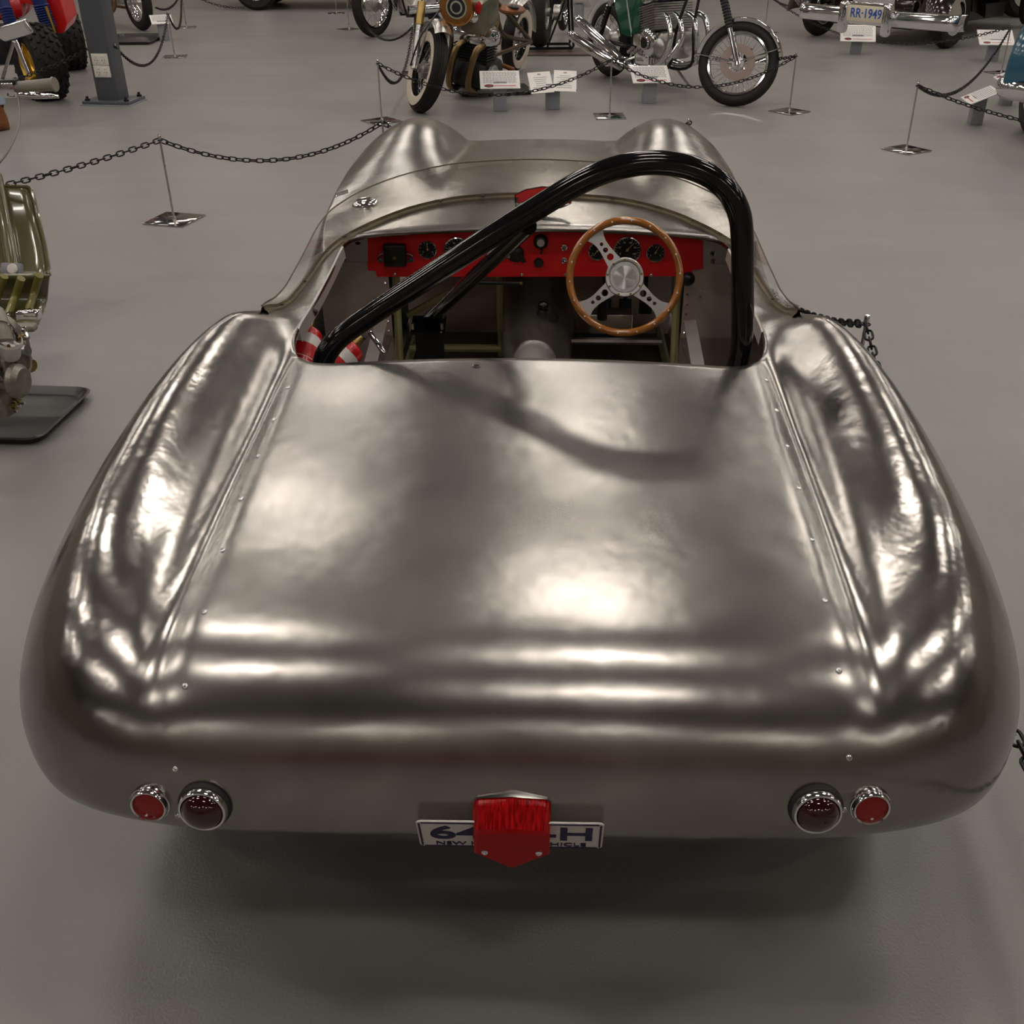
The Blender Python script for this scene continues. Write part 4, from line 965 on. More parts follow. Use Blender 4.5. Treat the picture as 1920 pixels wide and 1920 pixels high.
guard(R+.03, .14, 60, 200, (0, R), Matrix.Identity(4)).build('rear_mudguard', 'chrome', t)
MB().tube([(ex-.15, .2, .2), (ex-.05, .34, .0)], .014, 8).build('side_stand', 'chrome', t)
MB().tube([steer @ Vector((L-.42, s*.36, 1.26)) for s in (-1, -.5, 0, .5, 1)], .012, 8).build('handlebar', 'chrome', t)
MB().lathe([(.06, -.14), (.10, -.04), (.105, 0), (.09, .02), (0, .03)], 24, X=steer @ AIM((L-.24, 0, 1.05), (1, 0, 0))).build('headlamp', 'chrome', t)
# ------------------------------------------------------------------ bronze bobber
fr, rr_ = gp(777, 214)+Vector((0, .13, 0)), gp(962, 137)+Vector((0, .1, 0))
B = Bike('motorcycle', 'bronze custom motorcycle with whitewall tyres, ribbed front tyre and copper ringed headlamp', fr, rr_, lean=-7.5)
t = B.t; L = B.L; R = .365
pv = Matrix.Translation((L, 0, 0)); st = pv @ Matrix.Rotation(math.radians(40), 4, 'Z') @ RX(-13) @ pv.inverted()
wheel(t, TR(0, 0, R-.02) @ RX(90), R-.02, .13, white=True, rim='black_gloss')
fw = wheel(t, st @ TR(L, 0, R) @ RX(90), R, .135, white=True, ribs=True, rim='black_gloss', hub=.075)
FK = Vector((-.46, 0, .89))
for s in (-1, 1):
    a = Vector((L, s*.125, R)); lg = MB().tube([st @ (a-FK*.02), st @ (a+FK*.38)], [.03, .03], 14).build('fork_leg', 'steel', t)
    MB().tube([st @ (a+FK*.36), st @ (a+FK*.56)], .038, 14).build('fork_shroud', 'brass', lg)
    MB().tube([st @ (a+FK*.5), st @ (a+FK*.95)], .024, 12).build('fork_tube', 'chrome', lg)
    MB().tube([st @ Vector((L, s*.10, R)), st @ Vector((L-.02, s*.09, R+R+.02))], .007, 6).build('guard_stay', 'steel', lg)
guard(R+.03, .18, 58, 142, (L, R), st, n=14, th=.045).build('front_mudguard', 'steel', t)
MB().tube(smooth_path([st @ Vector((L, -.16, R)), st @ Vector((L+.08, -.16, R+.28)), st @ Vector((L-.05, -.02, R+.50)), st @ Vector((L-.3, .05, R+.52))], 8), .008, 6).build('brake_cable', 'black', t)
HD = st @ Vector((L-.30, -.06, 1.02)); hd = B.at(857, 13, x=L-.16)
hl = MB().lathe([(.05, -.16), (.12, -.06), (.145, 0), (.155, .02), (.145, .035), (.125, .03)], 32).build('headlamp', 'copper', t, X=AIM(hd, (1, .18, -.05)))
for r0, r1, m_ in ((.126, .095, 'dark_metal'), (.095, .08, 'lamp_ring'), (.08, .055, 'dark_metal'), (.055, .04, 'lamp_ring'), (.04, 0, 'black')):
    MB().lathe([(r0, .026+(.126-r0)*.12), (r1, .026+(.126-r1)*.12)], 32).build('lens_ring', m_, hl)
p0 = B.at(900, 22, x=L-.42)
MB().box((0, 0, 0), (.42, .24, .30), X=Matrix.Translation(p0) @ RY(10), bev=.06).build('fuel_tank', 'tank_grey', t)
q = B.at(897, 15, x=L-.19); MB().sphere((0, 0, 0), .045, 14, X=AIM(q, (1, 0, 0)) @ Matrix.Diagonal((.65, 1.2, .5, 1))).build('red_lamp', 'lens_red', t)
q = B.at(888, 32, x=L-.2); MB().lathe([(.02, -.05), (.045, -.01), (.045, .01), (.03, .018), (0, .02)], 18, X=AIM(q, (1, .1, 0))).build('indicator_lamp', 'chrome', t)
e0 = B.at(893, 66, x=L*.62)
EX = Matrix.Translation((e0.x, e0.y, 0)); ez = e0.z
MB().box((0, 0, ez), (.30, .42, .15), X=EX, bev=.055).build('cylinder_head', 'chrome', t)
for yq in (-.15, .15): MB().cyl((-.02, yq, ez+.06), (.12, yq, ez+.08), .05, 14, X=EX).build('rocker_cover', 'chrome', t)
finned(MB(), .26, .36, ez-.22, ez-.07, 6, EX).build('cylinder_block', 'dark_metal', t)
MB().box((-.08, 0, ez-.33), (.52, .42, .27), X=EX, bev=.09).build('crankcase', 'dark_metal', t)
cvr = MB().lathe([(.12, 0), (.12, .03), (.10, .045), (0, .05)], 28).build('engine_cover', 'alu', t, X=EX @ TR(.06, .21, ez-.34) @ RX(-90))
MB().torus(.07, .008, 24, 6, X=TR(0, 0, .05)).build('cover_ring', 'dark_metal', cvr)
for s, yy in ((-1, -.07), (1, .13)):
    pp = smooth_path([EX @ Vector((.14, yy, ez-.06)), EX @ Vector((.25, yy-.02, ez-.10)), EX @ Vector((.27, yy-.05, ez-.25)), EX @ Vector((.25, yy-.07, ez-.42)), EX @ Vector((.12, yy-.05, ez-.48)), EX @ Vector((-.4, -.22, ez-.47)), EX @ Vector((-.9, -.24, ez-.45))], 7)
    MB().tube(pp, .032, 14).build('exhaust_pipe', 'bronze_pipe', t)
for pts_ in ([(L-.42, 0, 1.02), (L*.72, 0, .55), (L*.66, -.08, .22), (L*.35, -.09, .2), (L*.30, -.08, .45)], [(L-.42, 0, .95), (L*.42, 0, .88), (.06, -.15, .36)], [(L*.42, .06, .88), (L*.3, .10, .5), (.02, .16, .35)],
             [(L*.36, .10, .3), (.0, .17, .34)], [(L*.36, -.10, .3), (.0, -.17, .34)], [(L*.45, .05, .9), (.02, .16, .36)]):
    MB().tube(smooth_path(pts_, 5), .021, 9).build('frame_tube', 'bronze_frame', t)
MB().sphere((0, 0, 0), .13, 18, X=TR(L*.38, .03, .62) @ Matrix.Diagonal((1, .8, 1.1, 1))).build('oil_tank', 'brass', t)
q = B.at(960, 18, x=L*.30)
MB().sphere((0, 0, 0), .17, 18, X=Matrix.Translation(q) @ Matrix.Diagonal((1.3, .75, .28, 1))).build('saddle', 'leather', t)
MB().sphere((0, 0, 0), .06, 14, X=Matrix.Translation(q+Vector((.1, .05, .04))) @ Matrix.Diagonal((1, 1, .4, 1))).build('saddle_patch', 'black', t)
guard(R+.02, .17, 40, 175, (0, R-.02), Matrix.Identity(4), th=.05).build('rear_mudguard', 'steel', t)
MB().cyl((L*.46, .22, .28), (L*.46, .42, .25), .022, 12).build('foot_peg', 'leather', t)
MB().tube([(L*.45, .15, .3), (L*.62, .24, .24)], .014, 8).build('foot_lever', 'steel', t)
MB().tube([(L*.40, .14, .25), (L*.36, .38, -.045)], .014, 8).build('side_stand', 'dark_metal', t)
MB().box((L*.38, .33, -.02), (.12, .5, .012), X=RX(7.5)).build('stand_foot', 'black', t)
MB().tube(smooth_path([st @ Vector((L-.42, -.40, 1.25)), st @ Vector((L-.38, -.15, 1.2)), st @ Vector((L-.38, .15, 1.2)), st @ Vector((L-.42, .40, 1.25))], 5), .014, 8).build('handlebar', 'steel', t)
MB().box((L*.2, -.10, .34), (.55, .02, .10), bev=.008).build('chain_guard', 'brass', t)
# ------------------------------------------------------------------ chrome motorcycle behind
fr, rr_ = gp(703, 69), gp(850, 62)
B = Bike('motorcycle', 'chrome and red motorcycle on a centre stand behind the bronze motorcycle', fr, rr_)
t = B.t; L = B.L; R = .42
st = Matrix.Translation((L, 0, 0)) @ RZ(38) @ Matrix.Translation((-L, 0, 0))
wheel(t, TR(0, 0, R) @ RX(90), R, .13); wheel(t, st @ TR(L, 0, R) @ RX(90), R, .12, hub=.11, spokes=40)
for s in (-1, 1):
    MB().tube([st @ Vector((L, s*.12, R)), st @ Vector((L-.35, s*.12, R+.65))], .035, 10).build('fork_leg', 'chrome', t)
    MB().cyl((L*.62, s*.24, .34), (L*.12, s*.26, .36), .06, 14).build('silencer', 'chrome', t)
    MB().cyl((L*.52, s*.20, .36), (L*.38, s*.22, .60), .085, 16).build('cylinder', 'alu', t)
    MB().tube([(L*.45, s*.10, .3), (L*.42, s*.26, .0)], .018, 8).build('stand_leg', 'black', t)
    MB().tube([(L-.3, s*.05, .98), (L*.62, s*.14, .25), (L*.3, s*.14, .25), (0, s*.12, R)], .02, 8).build('frame_tube', 'black_gloss', t)
MB().box((L*.45, 0, .45), (.5, .32, .36), bev=.08).build('engine', 'alu', t)
MB().box((L*.42, 0, .012), (.08, .66, .024), bev=.005).build('stand_bar', 'black', t)
MB().tube(smooth_path([(L*.64, -.14, .62), (L*.72, -.2, .42), (L*.66, -.24, .3)], 6), .03, 12).build('exhaust_pipe', 'chrome', t)
MB().box((L*.60, 0, .92), (.6, .3, .24), bev=.09).build('fuel_tank', 'red_paint', t)
MB().box((L*.22, 0, .92), (.6, .28, .12), bev=.05).build('seat', 'black', t)
guard(R+.03, .15, 20, 160, (L, R), st).build('front_mudguard', 'chrome', t)
# ------------------------------------------------------------------ wide-tyred machine on a tube stand
bq = gp(1012, 98)
wt = thing('motorcycle', 'wide tyred drag motorcycle rear end held on a black tube stand', 'motorcycle', Matrix.Translation(bq) @ RZ(80), 'display motorcycles')
wheel(wt, TR(0, 0, .43) @ RX(90), .40, .22, spokes=0, rim='alu', hub=.1)
MB().cyl((0, -.18, .43), (0, -.26, .43), .09, 16).build('sprocket', 'steel', wt)
MB().tube([(0, -.2, .43), (.9, -.14, .5)], .03, 8).build('swing_arm', 'black_gloss', wt); MB().tube([(0, .2, .43), (.9, .14, .5)], .03, 8).build('swing_arm', 'black_gloss', wt)
MB().box((1.1, 0, .55), (.5, .36, .45), bev=.08).build('engine', 'dark_metal', wt)
MB().tube([(1.35, .12, .75), (1.95, .12, .36)], .025, 8).build('fork_leg', 'chrome', wt); wheel(wt, TR(1.95, 0, .36) @ RX(90), .34, .09)
sq = gp(1048, 101)
sd = thing('paddock_stand', 'black tube paddock stand beside the wide tyre', 'stand', Matrix.Translation(sq) @ RZ(4))
for y in (-.0, .42):
    MB().tube([(-.42, y, .04), (.16, y, .04), (.18, y, .06), (.13, y, .75), (.10, y, .78)], .016, 8).build('upright_tube', 'black_gloss', sd)
    MB().tube([(-.15, y, .04), (.13, y, .72)], .012, 8).build('brace_tube', 'black_gloss', sd)
for x in (-.42, .16): MB().tube([(x, 0, .04), (x, .42, .04)], .016, 8).build('cross_tube', 'black_gloss', sd)
MB().sphere((.05, 0, .62), .06, 14, sc=(1, .5, 1)).build('roller', 'brass', sd)
bd = MB().box((0, 0, .012), (1.15, .62, .024), bev=.004).build('display_board', 'board', None, X=Matrix.Translation(gp(1060, 99)))
tag(bd, 'low brown board under the wide tyre and its stand', 'board')
for o in (wt, sd): o.location.z += .024
# ------------------------------------------------------------------ motorcycle on the tray behind the column
fr, rr_ = gp(268, 57), gp(178, 40)
B = Bike('motorcycle', 'old motorcycle with chrome engine parked behind the grey column', fr, rr_)
t = B.t; L = B.L
wheel(t, TR(0, 0, .36) @ RX(90), .36, .11); wheel(t, TR(L, 0, .36) @ RX(90), .36, .13)
MB().lathe([(.20, 0), (.20, .04), (.14, .07), (0, .08)], 26, X=TR(L*.62, -.2, .48) @ RX(90)).build('engine_cover', 'chrome', t)
MB().box((L*.55, 0, .5), (.5, .36, .4), bev=.09).build('engine', 'alu', t)
MB().tube(smooth_path([(L*.70, -.22, .56), (L*.86, -.24, .40), (L*.74, -.25, .22), (L*.2, -.27, .17)], 6), .03, 10).build('exhaust_pipe', 'bronze_pipe', t)
MB().tube(smooth_path([(L*.9, -.14, .95), (L*.83, -.26, .5), (L*.76, -.27, .3)], 6), .028, 10).build('crash_bar', 'chrome', t)
for s in (-1, 1):
    MB().tube([(L, s*.1, .36), (L-.25, s*.1, .95)], .03, 8).build('fork_leg', 'chrome', t)
    MB().tube([(L-.25, s*.06, .95), (L*.65, s*.14, .24), (L*.25, s*.14, .24), (0, s*.12, .36)], .022, 8).build('frame_tube', 'leather', t)
MB().box((L*.5, 0, .92), (.55, .28, .22), bev=.08).build('fuel_tank', 'black_gloss', t)
def tray(X, w, d, label, hgt=.035):
    t_ = MB(); rows_ = []
    def ring(sx, sy, z, r=.06, n=5):
        o = []
        for cx_, cy_, a0 in ((1, 1, 0), (-1, 1, 90), (-1, -1, 180), (1, -1, 270)):
            for k in range(n+1):
                a = math.radians(a0+90*k/n); o.append((cx_*(sx/2-r)+r*math.cos(a), cy_*(sy/2-r)+r*math.sin(a), z))
        return o
    t_.grid([ring(w, d, 0), ring(w+.03, d+.03, hgt-.005), ring(w+.045, d+.045, hgt), ring(w+.03, d+.03, hgt+.004), ring(w-.02, d-.02, .008), ring(w-.06, d-.06, .006, .04)], closed_u=True)
    n = len(t_.v); t_.f.append(tuple(range(n-24, n)))
    ob = t_.build('drip_tray', 'tray', None, X=X, sharp=35); return tag(ob, label, 'tray', 'drip trays')
tray(Matrix.Translation(gp(252, 76)) @ RZ(4), .62, .95, 'black drip tray on the floor behind the grey column')
tray(Matrix.Translation(gp(925, 172)) @ RZ(12), .7, .5, 'black drip tray under the bronze motorcycle engine', hgt=.03)
# ================================================================== RED QUAD
qp = gp(92, 190)
qd = thing('quad_bike', 'red quad bike with knobbly tyres and gold front wheel', 'quad bike', Matrix.Translation(qp) @ RZ(0))
qi = Matrix.Translation(-qp); qco = qi @ Vector((0, 0, CAM_H))
def q_at(px, py, y):
    d = _ray(px, py); tt = (y-qco.y)/d.y; return qco+d*tt
def knobbly(X, R, w, rim):
    t_ = MB().lathe([(R*.50, -w*.40), (R*.72, -w*.5), (R*.90, -w*.46), (R*.95, -w*.3), (R*.96, 0), (R*.95, w*.3), (R*.90, w*.46), (R*.72, w*.5), (R*.50, w*.40)], 40, closed=True).build('tyre', 'tyre', qd, X=X)
    kb = MB().box((0, 0, 0), (.034, .05, .03), bev=.005).mesh('tread_block', 'tyre')
    nn = 22
    for i in range(nn):
        for j, (z, rf, tw) in enumerate(((-.40, .925, 22), (-.20, .965, -14), (0.0, .975, 10), (.20, .965, -14), (.40, .925, 22))):
            a = 2*math.pi*(i+.5*(j % 2))/nn
            link('tread_block', kb, t_, Matrix.Rotation(a, 4, 'Z') @ TR(R*rf, 0, z*w) @ RY(-z*70) @ RX(tw) @ RY(90))
    MB().lathe([(R*.53, -w*.42), (R*.50, -w*.40), (R*.46, -w*.2), (R*.46, w*.2), (R*.50, w*.40), (R*.53, w*.42), (R*.49, w*.43), (R*.42, w*.22), (R*.36, w*.1), (R*.2, w*.08), (R*.15, w*.2), (0, w*.2)], 36).build('wheel_rim', rim, t_)
    return t_
WX = TR(-.06, .12, .325) @ RZ(-46) @ RX(90)
knobbly(WX, .345, .29, 'gold')
Q1 = qi @ gp(128, 132); Q2 = qi @ gp(-70, 118)
knobbly(TR(Q1.x, Q1.y+.1, .33) @ RZ(-58) @ RX(90), .345, .32, 'black')
knobbly(TR(Q2.x, Q2.y+.1, .33) @ RZ(-58) @ RX(90), .345, .32, 'black')
p0, p1, p2 = q_at(58, 143, -.05), q_at(30, 75, -.02), q_at(10, 15, .05)
lg = MB().tube([p0, p1], .032, 12).build('fork_leg', 'chrome', qd)
MB().tube([p1.lerp(p2, i/24) for i in range(25)]+[p2+(p2-p1)*.6], [.062 if i % 2 else .052 for i in range(26)], 12).build('fork_boot', 'blue_boot', lg)
MB().cyl(p0+Vector((-.03, -.03, -.03)), p0+Vector((.06, .06, .0)), .05, 12).build('axle_clamp', 'gold', lg)
p3, p4 = q_at(92, 52, .35), q_at(76, 8, .35)
MB().tube([p3.lerp(p4, i/20) for i in range(21)]+[p4+(p4-p3)*.8], [.075 if i % 2 else .065 for i in range(22)], 12).build('shock_boot', 'blue_boot', qd)
MB().tube([q_at(103, 62, .3), q_at(86, 12, .3)], .012, 8).build('stay_rod', 'gold', qd)
# red front mudguard and flank: thick moulded sheets
gpz = [(8, 0), (60, -6), (112, -4), (119, 20), (126, 45), (120, 62), (108, 64), (100, 40), (92, 14), (70, 13), (55, 8), (30, 6), (10, 30), (6, 42)]
pf = [q_at(x, y, .42) for x, y in gpz]; pb = [q_at(x, y, .42)+Vector((0, .30, .06)) for x, y in gpz]
mgq = MB(); n = len(pf); mgq.v = [tuple(p) for p in pf+pb]
mgq.f = [tuple(range(n)), tuple(range(2*n-1, n-1, -1))]+[(i, n+i, n+(i+1) % n, (i+1) % n) for i in range(n)]
rq = mgq.build('front_mudguard', 'red_paint', qd, sharp=30); bv = rq.modifiers.new('soft', 'BEVEL'); bv.width = .018; bv.segments = 3
MB().box((-.35, .95, .78), (.55, 1.1, .22), X=RZ(18), bev=.08).build('bodywork', 'red_paint', qd)
MB().box((-.30, 1.2, .95), (.34, .7, .12), X=RZ(18), bev=.05).build('seat', 'black', qd)
MB().box((-.35, .9, .42), (.4, .9, .3), X=RZ(18), bev=.06).build('engine', 'dark_metal', qd)
MB().tube([(-.35, .5, .75), (-.45, .25, 1.05), (-.75, .2, 1.1)], .02, 8).build('steering_stem', 'black', qd)
wl = WX @ Vector((0, 0, 0)); MB().tube([wl, (-.45, .75, .45)], .025, 8).build('suspension_arm', 'dark_metal', qd)
# ================================================================== OLIVE SCOOTER WITH EXPOSED ENGINE
sp = gp(-60, 600); 
sct = thing('scooter', 'olive green scooter with bare engine, chrome mirror and grey handlebar grip', 'scooter', Matrix.Translation(sp))
si = Matrix.Translation(-sp)
def s_y(px, py, Y): return si @ gy(px, py, Y)
def s_z(px, py, z): return si @ gp(px, py, z)
# leg shield: curved sheet, right edge follows the photo
Yt, Yb = 4.85, 4.35
edge = [(52, 351, 4.86), (60, 360, 4.84), (72, 410, 4.74), (84, 460, 4.60), (91, 500, 4.48), (92, 515, 4.42)]
E_ = [s_y(x, y, Y) for x, y, Y in edge]; E_ = smooth_path(E_, 5)
rows_ = []
for p in E_:
    row = []
    for k in range(13):
        q = k/12.0; x = p.x-q*.62*(1 if True else 0)
        row.append((x, p.y-.05*math.sin(q*math.pi)*1.0+.0, p.z+(.02*math.sin(q*math.pi))))
    rows_.append(row)
ls = MB().grid(rows_).build('leg_shield', 'olive', sct); sm = ls.modifiers.new('t', 'SOLIDIFY'); sm.thickness = .012
MB().tube([(p.x, p.y, p.z) for p in E_], .009, 8).build('shield_edge', 'olive', sct)
MB().tube([(r[0], r[1], r[2]) for r in rows_[0]], .009, 8).build('shield_edge', 'olive', sct)
cpt = [s_y(-8, 330, 4.8), s_y(10, 420, 4.6), s_y(24, 500, 4.38), s_y(26, 530, 4.3)]
MB().tube(smooth_path(cpt, 5), .028, 10).build('steering_tube', 'olive', sct)
MB().box((0, 0, 0), (.075, .05, .05), X=Matrix.Translation(s_y(23, 505, 4.30)) @ RX(-25), bev=.006).build('small_lamp', 'grey_post', sct)
MB().lathe([(.022, 0), (.02, .006), (0, .008)], 16, X=AIM(s_y(23, 504, 4.268), (.1, -1, .5))).build('lamp_lens', 'white_plastic', sct)
# floor board sheet with raised ribs
fb = [s_z(92, 518, .40), s_z(86, 560, .30), s_z(72, 600, .27), s_z(64, 612, .26)]
rows_ = [[(p.x-q*.62, p.y+q*.02, p.z) for q in [k/8 for k in range(9)]] for p in smooth_path(fb, 4)]
fbo = MB().grid(rows_).build('floor_board', 'olive', sct); sm = fbo.modifiers.new('t', 'SOLIDIFY'); sm.thickness = .014
for (xa, ya), (xb, yb) in (((74, 516), (52, 585)), ((40, 522), (14, 592)), ((8, 518), (-20, 590))):
    a = s_z(xa, ya, .41); m_ = s_z((xa+xb)/2+1, (ya+yb)/2, .33); b = s_z(xb, yb, .29)
    rb = MB().tube(smooth_path([a, m_, b], 6), .016, 10).build('floor_rib', 'olive_rib', sct)
    MB().box((0, 0, 0), (.035, .045, .03), X=Matrix.Translation(b), bev=.006).build('rib_end', 'chrome', rb)
pdl = s_z(54, 590, .34); MB().box(pdl, (.085, .05, .035), bev=.008).build('brake_pedal', 'chrome', sct)
MB().box(pdl+Vector((0, -.055, -.03)), (.09, .05, .028), bev=.012).build('pedal_rubber', 'grip', sct)
# engine: case, crank covers, carburettor, kick lever
ec = s_z(-8, 690, .28)
MB().box((0, 0, 0), (.20, .30, .20), X=Matrix.Translation(ec+Vector((-.06, .04, 0))) @ RX(12), bev=.06).build('crankcase', 'engine', sct)
cv = s_z(24, 676, .32)
fl = MB().lathe([(.07, -.07), (.078, -.05), (.078, -.012), (.086, -.008), (.086, .006), (.07, .012), (.066, .024), (.05, .03), (.046, .02), (.02, .02), (.018, .034), (0, .035)], 28).build('flywheel_cover', 'engine', sct, X=AIM(cv, (1, -.25, .1)))
for i in range(6):
    a = 2*math.pi*i/6; MB().cyl((.075*math.cos(a), .075*math.sin(a), .004), (.075*math.cos(a), .075*math.sin(a), .014), .007, 6).build('cover_bolt', 'brass', fl)
MB().lathe([(.05, 0), (.06, .01), (.06, .03), (.045, .045), (0, .048)], 20, X=AIM(cv+Vector((.01, -.06, -.05)), (1, -.1, 0))).build('clutch_cover', 'engine', sct)
MB().cyl(cv+Vector((.035, -.0, .035)), cv+Vector((.065, -.005, .04)), .02, 12).build('cover_cap', 'steel', sct)
MB().lathe([(.03, -.06), (.07, -.05), (.075, .02), (.06, .05), (.03, .06)], 20, X=AIM(s_z(-4, 628, .38), (.2, .9, .2))).build('cylinder_cowl', 'engine', sct)
MB().box((0, 0, 0), (.05, .07, .05), X=Matrix.Translation(s_z(22, 625, .36)), bev=.012).build('cowl_bracket', 'dark_metal', sct)
cq = s_z(18, 648, .42)
cbq = MB().lathe([(.030, -.05), (.034, -.04), (.034, .01), (.042, .014), (.042, .024), (.036, .03), (.034, .022), (.02, .018), (0, .016)], 20).build('carburettor', 'alu', sct, X=AIM(cq, (.35, -.35, .85)))
MB().box((0, .03, -.05), (.05, .05, .06), bev=.012).build('float_bowl', 'engine', cbq)
for i in range(3): MB().cyl((.03*math.cos(i*2.1), .03*math.sin(i*2.1), .024), (.03*math.cos(i*2.1), .03*math.sin(i*2.1), .034), .006, 6).build('carburettor_screw', 'brass', cbq)
MB().tube(smooth_path([s_z(-6, 585, .52), s_z(4, 610, .50), s_z(10, 638, .46)], 5), .024, 12).build('air_hose', 'grip', sct)
MB().torus(.026, .004, 18, 6, X=AIM(s_z(5, 614, .495), (.1, -.8, -.3))).build('hose_clip', 'chrome', sct)
MB().tube(smooth_path([s_z(34, 645, .42), s_z(30, 625, .46), s_z(10, 600, .5), s_z(-14, 590, .52)], 5), .005, 6).build('throttle_cable', 'black', sct)
MB().tube([s_z(46, 616, .32), s_z(52, 640, .31), s_z(58, 684, .27)], .009, 8).build('kick_lever', 'chrome', sct)
MB().cyl(s_z(51, 684, .27), s_z(60, 686, .27), .024, 10).build('kick_boss', 'brass', sct)
MB().box((0, 0, 0), (.022, .03, .12), X=Matrix.Translation(s_z(19, 702, .25)) @ RX(-8), bev=.006).build('engine_strut', 'steel', sct)
MB().tube([s_z(35, 690, .26), s_z(48, 705, .22), s_z(50, 690, .24)], .012, 8).build('gear_selector', 'engine', sct)
for px, py, z in ((30, 618, .36), (38, 632, .37), (12, 752, .16), (22, 760, .15), (26, 746, .17), (16, 770, .12), (30, 755, .14), (8, 735, .2), (34, 712, .22), (22, 722, .21), (44, 672, .28)):
    c = s_z(px, py, z); nb = MB().cyl(c+Vector((-.02, 0, 0)), c+Vector((.018, -.004, 0)), .012, 6).build('engine_nut', 'brass', sct)
    MB().cyl(c+Vector((.015, -.004, 0)), c+Vector((.034, -.006, 0)), .006, 8).build('stud', 'steel', nb)
MB().box((0, 0, 0), (.09, .14, .13), X=Matrix.Translation(s_z(0, 742, .18)) @ RX(10), bev=.03).build('gearbox', 'engine', sct)
MB().lathe([(.045, -.03), (.05, 0), (.03, .015), (0, .018)], 18, X=AIM(s_z(8, 748, .17), (1, -.2, 0))).build('gearbox_cover', 'engine', sct)
MB().box(s_z(3, 772, .09), (.06, .05, .03), bev=.006).build('drain_plug', 'gold', sct)
def scw(y, r=.21):
    X = TR(-.18, y, r) @ RY(90)
    ty = MB().lathe([(r-.09, -.04), (r-.05, -.055), (r-.01, -.04), (r, 0), (r-.01, .04), (r-.05, .055), (r-.09, .04)], 32, closed=True).build('tyre', 'tyre', sct, X=X)
    MB().lathe([(r-.085, -.035), (r-.1, 0), (r-.085, .035), (r-.11, .03), (.03, .045), (0, .045)], 28).build('wheel_rim', 'olive', ty)
fwy = (s_z(60, 560, 0)).y
scw(fwy+.25); scw(ec.y-.05)
MB().tube([(-.18, fwy+.25, .21), (-.18, fwy+.05, .6), (-.16, fwy-.1, 1.0)], .022, 8).build('front_fork', 'olive', sct)
MB().tube([(-.18, ec.y-.05, .21), (-.14, ec.y, .3), (-.12, ec.y+.5, .28)], .03, 8).build('swing_arm', 'olive', sct)
# handlebar, grip, lever, mirror
hY = 4.72
g0, g1 = s_y(32, 164, hY), s_y(104, 158, hY-.02)
hbq = MB().tube([g0+Vector((-.45, 0, .0)), g0], .014, 10).build('handlebar', 'chrome', sct)
MB().tube([g0, g0.lerp(g1, .03), g0.lerp(g1, .93), g0.lerp(g1, .95), g1], [.02, .024, .026, .031, .029], 16).build('handlebar_grip', 'grip', hbq)
c0 = s_y(16, 166, hY); MB().box((0, 0, 0), (.075, .06, .07), X=Matrix.Translation(c0), bev=.014).build('lever_clamp', 'chrome', hbq)
MB().box((0, 0, 0), (.08, .05, .02), X=Matrix.Translation(s_y(15, 153, hY)), bev=.005).build('switch_block', 'black', hbq)
l0, l1, l2 = s_y(34, 177, hY-.05), s_y(70, 179, hY-.08), s_y(110, 181, hY-.07)
MB().tube(smooth_path([l0, l1, l2], 8), [.008+.006*math.sin(math.pi*min(1, i/14)) for i in range(17)], 10).build('brake_lever', 'chrome', hbq)
m0, m1 = s_y(4, 150, hY), s_y(26, 78, hY)
ms = MB().tube([m0, m1], .007, 8).build('mirror_stem', 'steel', hbq)
mw = [s_y(x, y, hY-.02) for x, y in ((-22, 58), (46, 36), (59, 60), (58, 64), (9, 79), (4, 76))]
mm = Vector((0, 0, 0))
for p in mw: mm += p
mm /= len(mw)
mcx = AIM(mm, Vector((.05, -.98, -.14)), Vector((0, 0, 1)))
ml = [mcx.inverted() @ p for p in mw]; pts2 = [(p.x, p.y) for p in ml]
mh = MB().prism(pts2, -.025, 0, X=None).build('mirror_housing', 'chrome', sct, X=mcx); bv = mh.modifiers.new('soft', 'BEVEL'); bv.width = .006; bv.segments = 3
MB().prism([(x*.86, y*.84) for x, y in pts2], .0005, .002).build('mirror_glass', 'mirror', mh)
cab = smooth_path([s_y(34, 180, hY-.05), s_y(37, 215, hY-.12), s_y(33, 245, hY-.2), s_y(16, 282, hY-.3), s_y(-6, 312, hY-.35)], 6)
MB().tube(cab, .005, 6).build('brake_cable', 'grip', hbq)
tray(Matrix.Translation(s_z(12, 783, 0)+sp) @ RZ(-4), .46, .42, 'black drip tray under the olive scooter engine', hgt=.03)
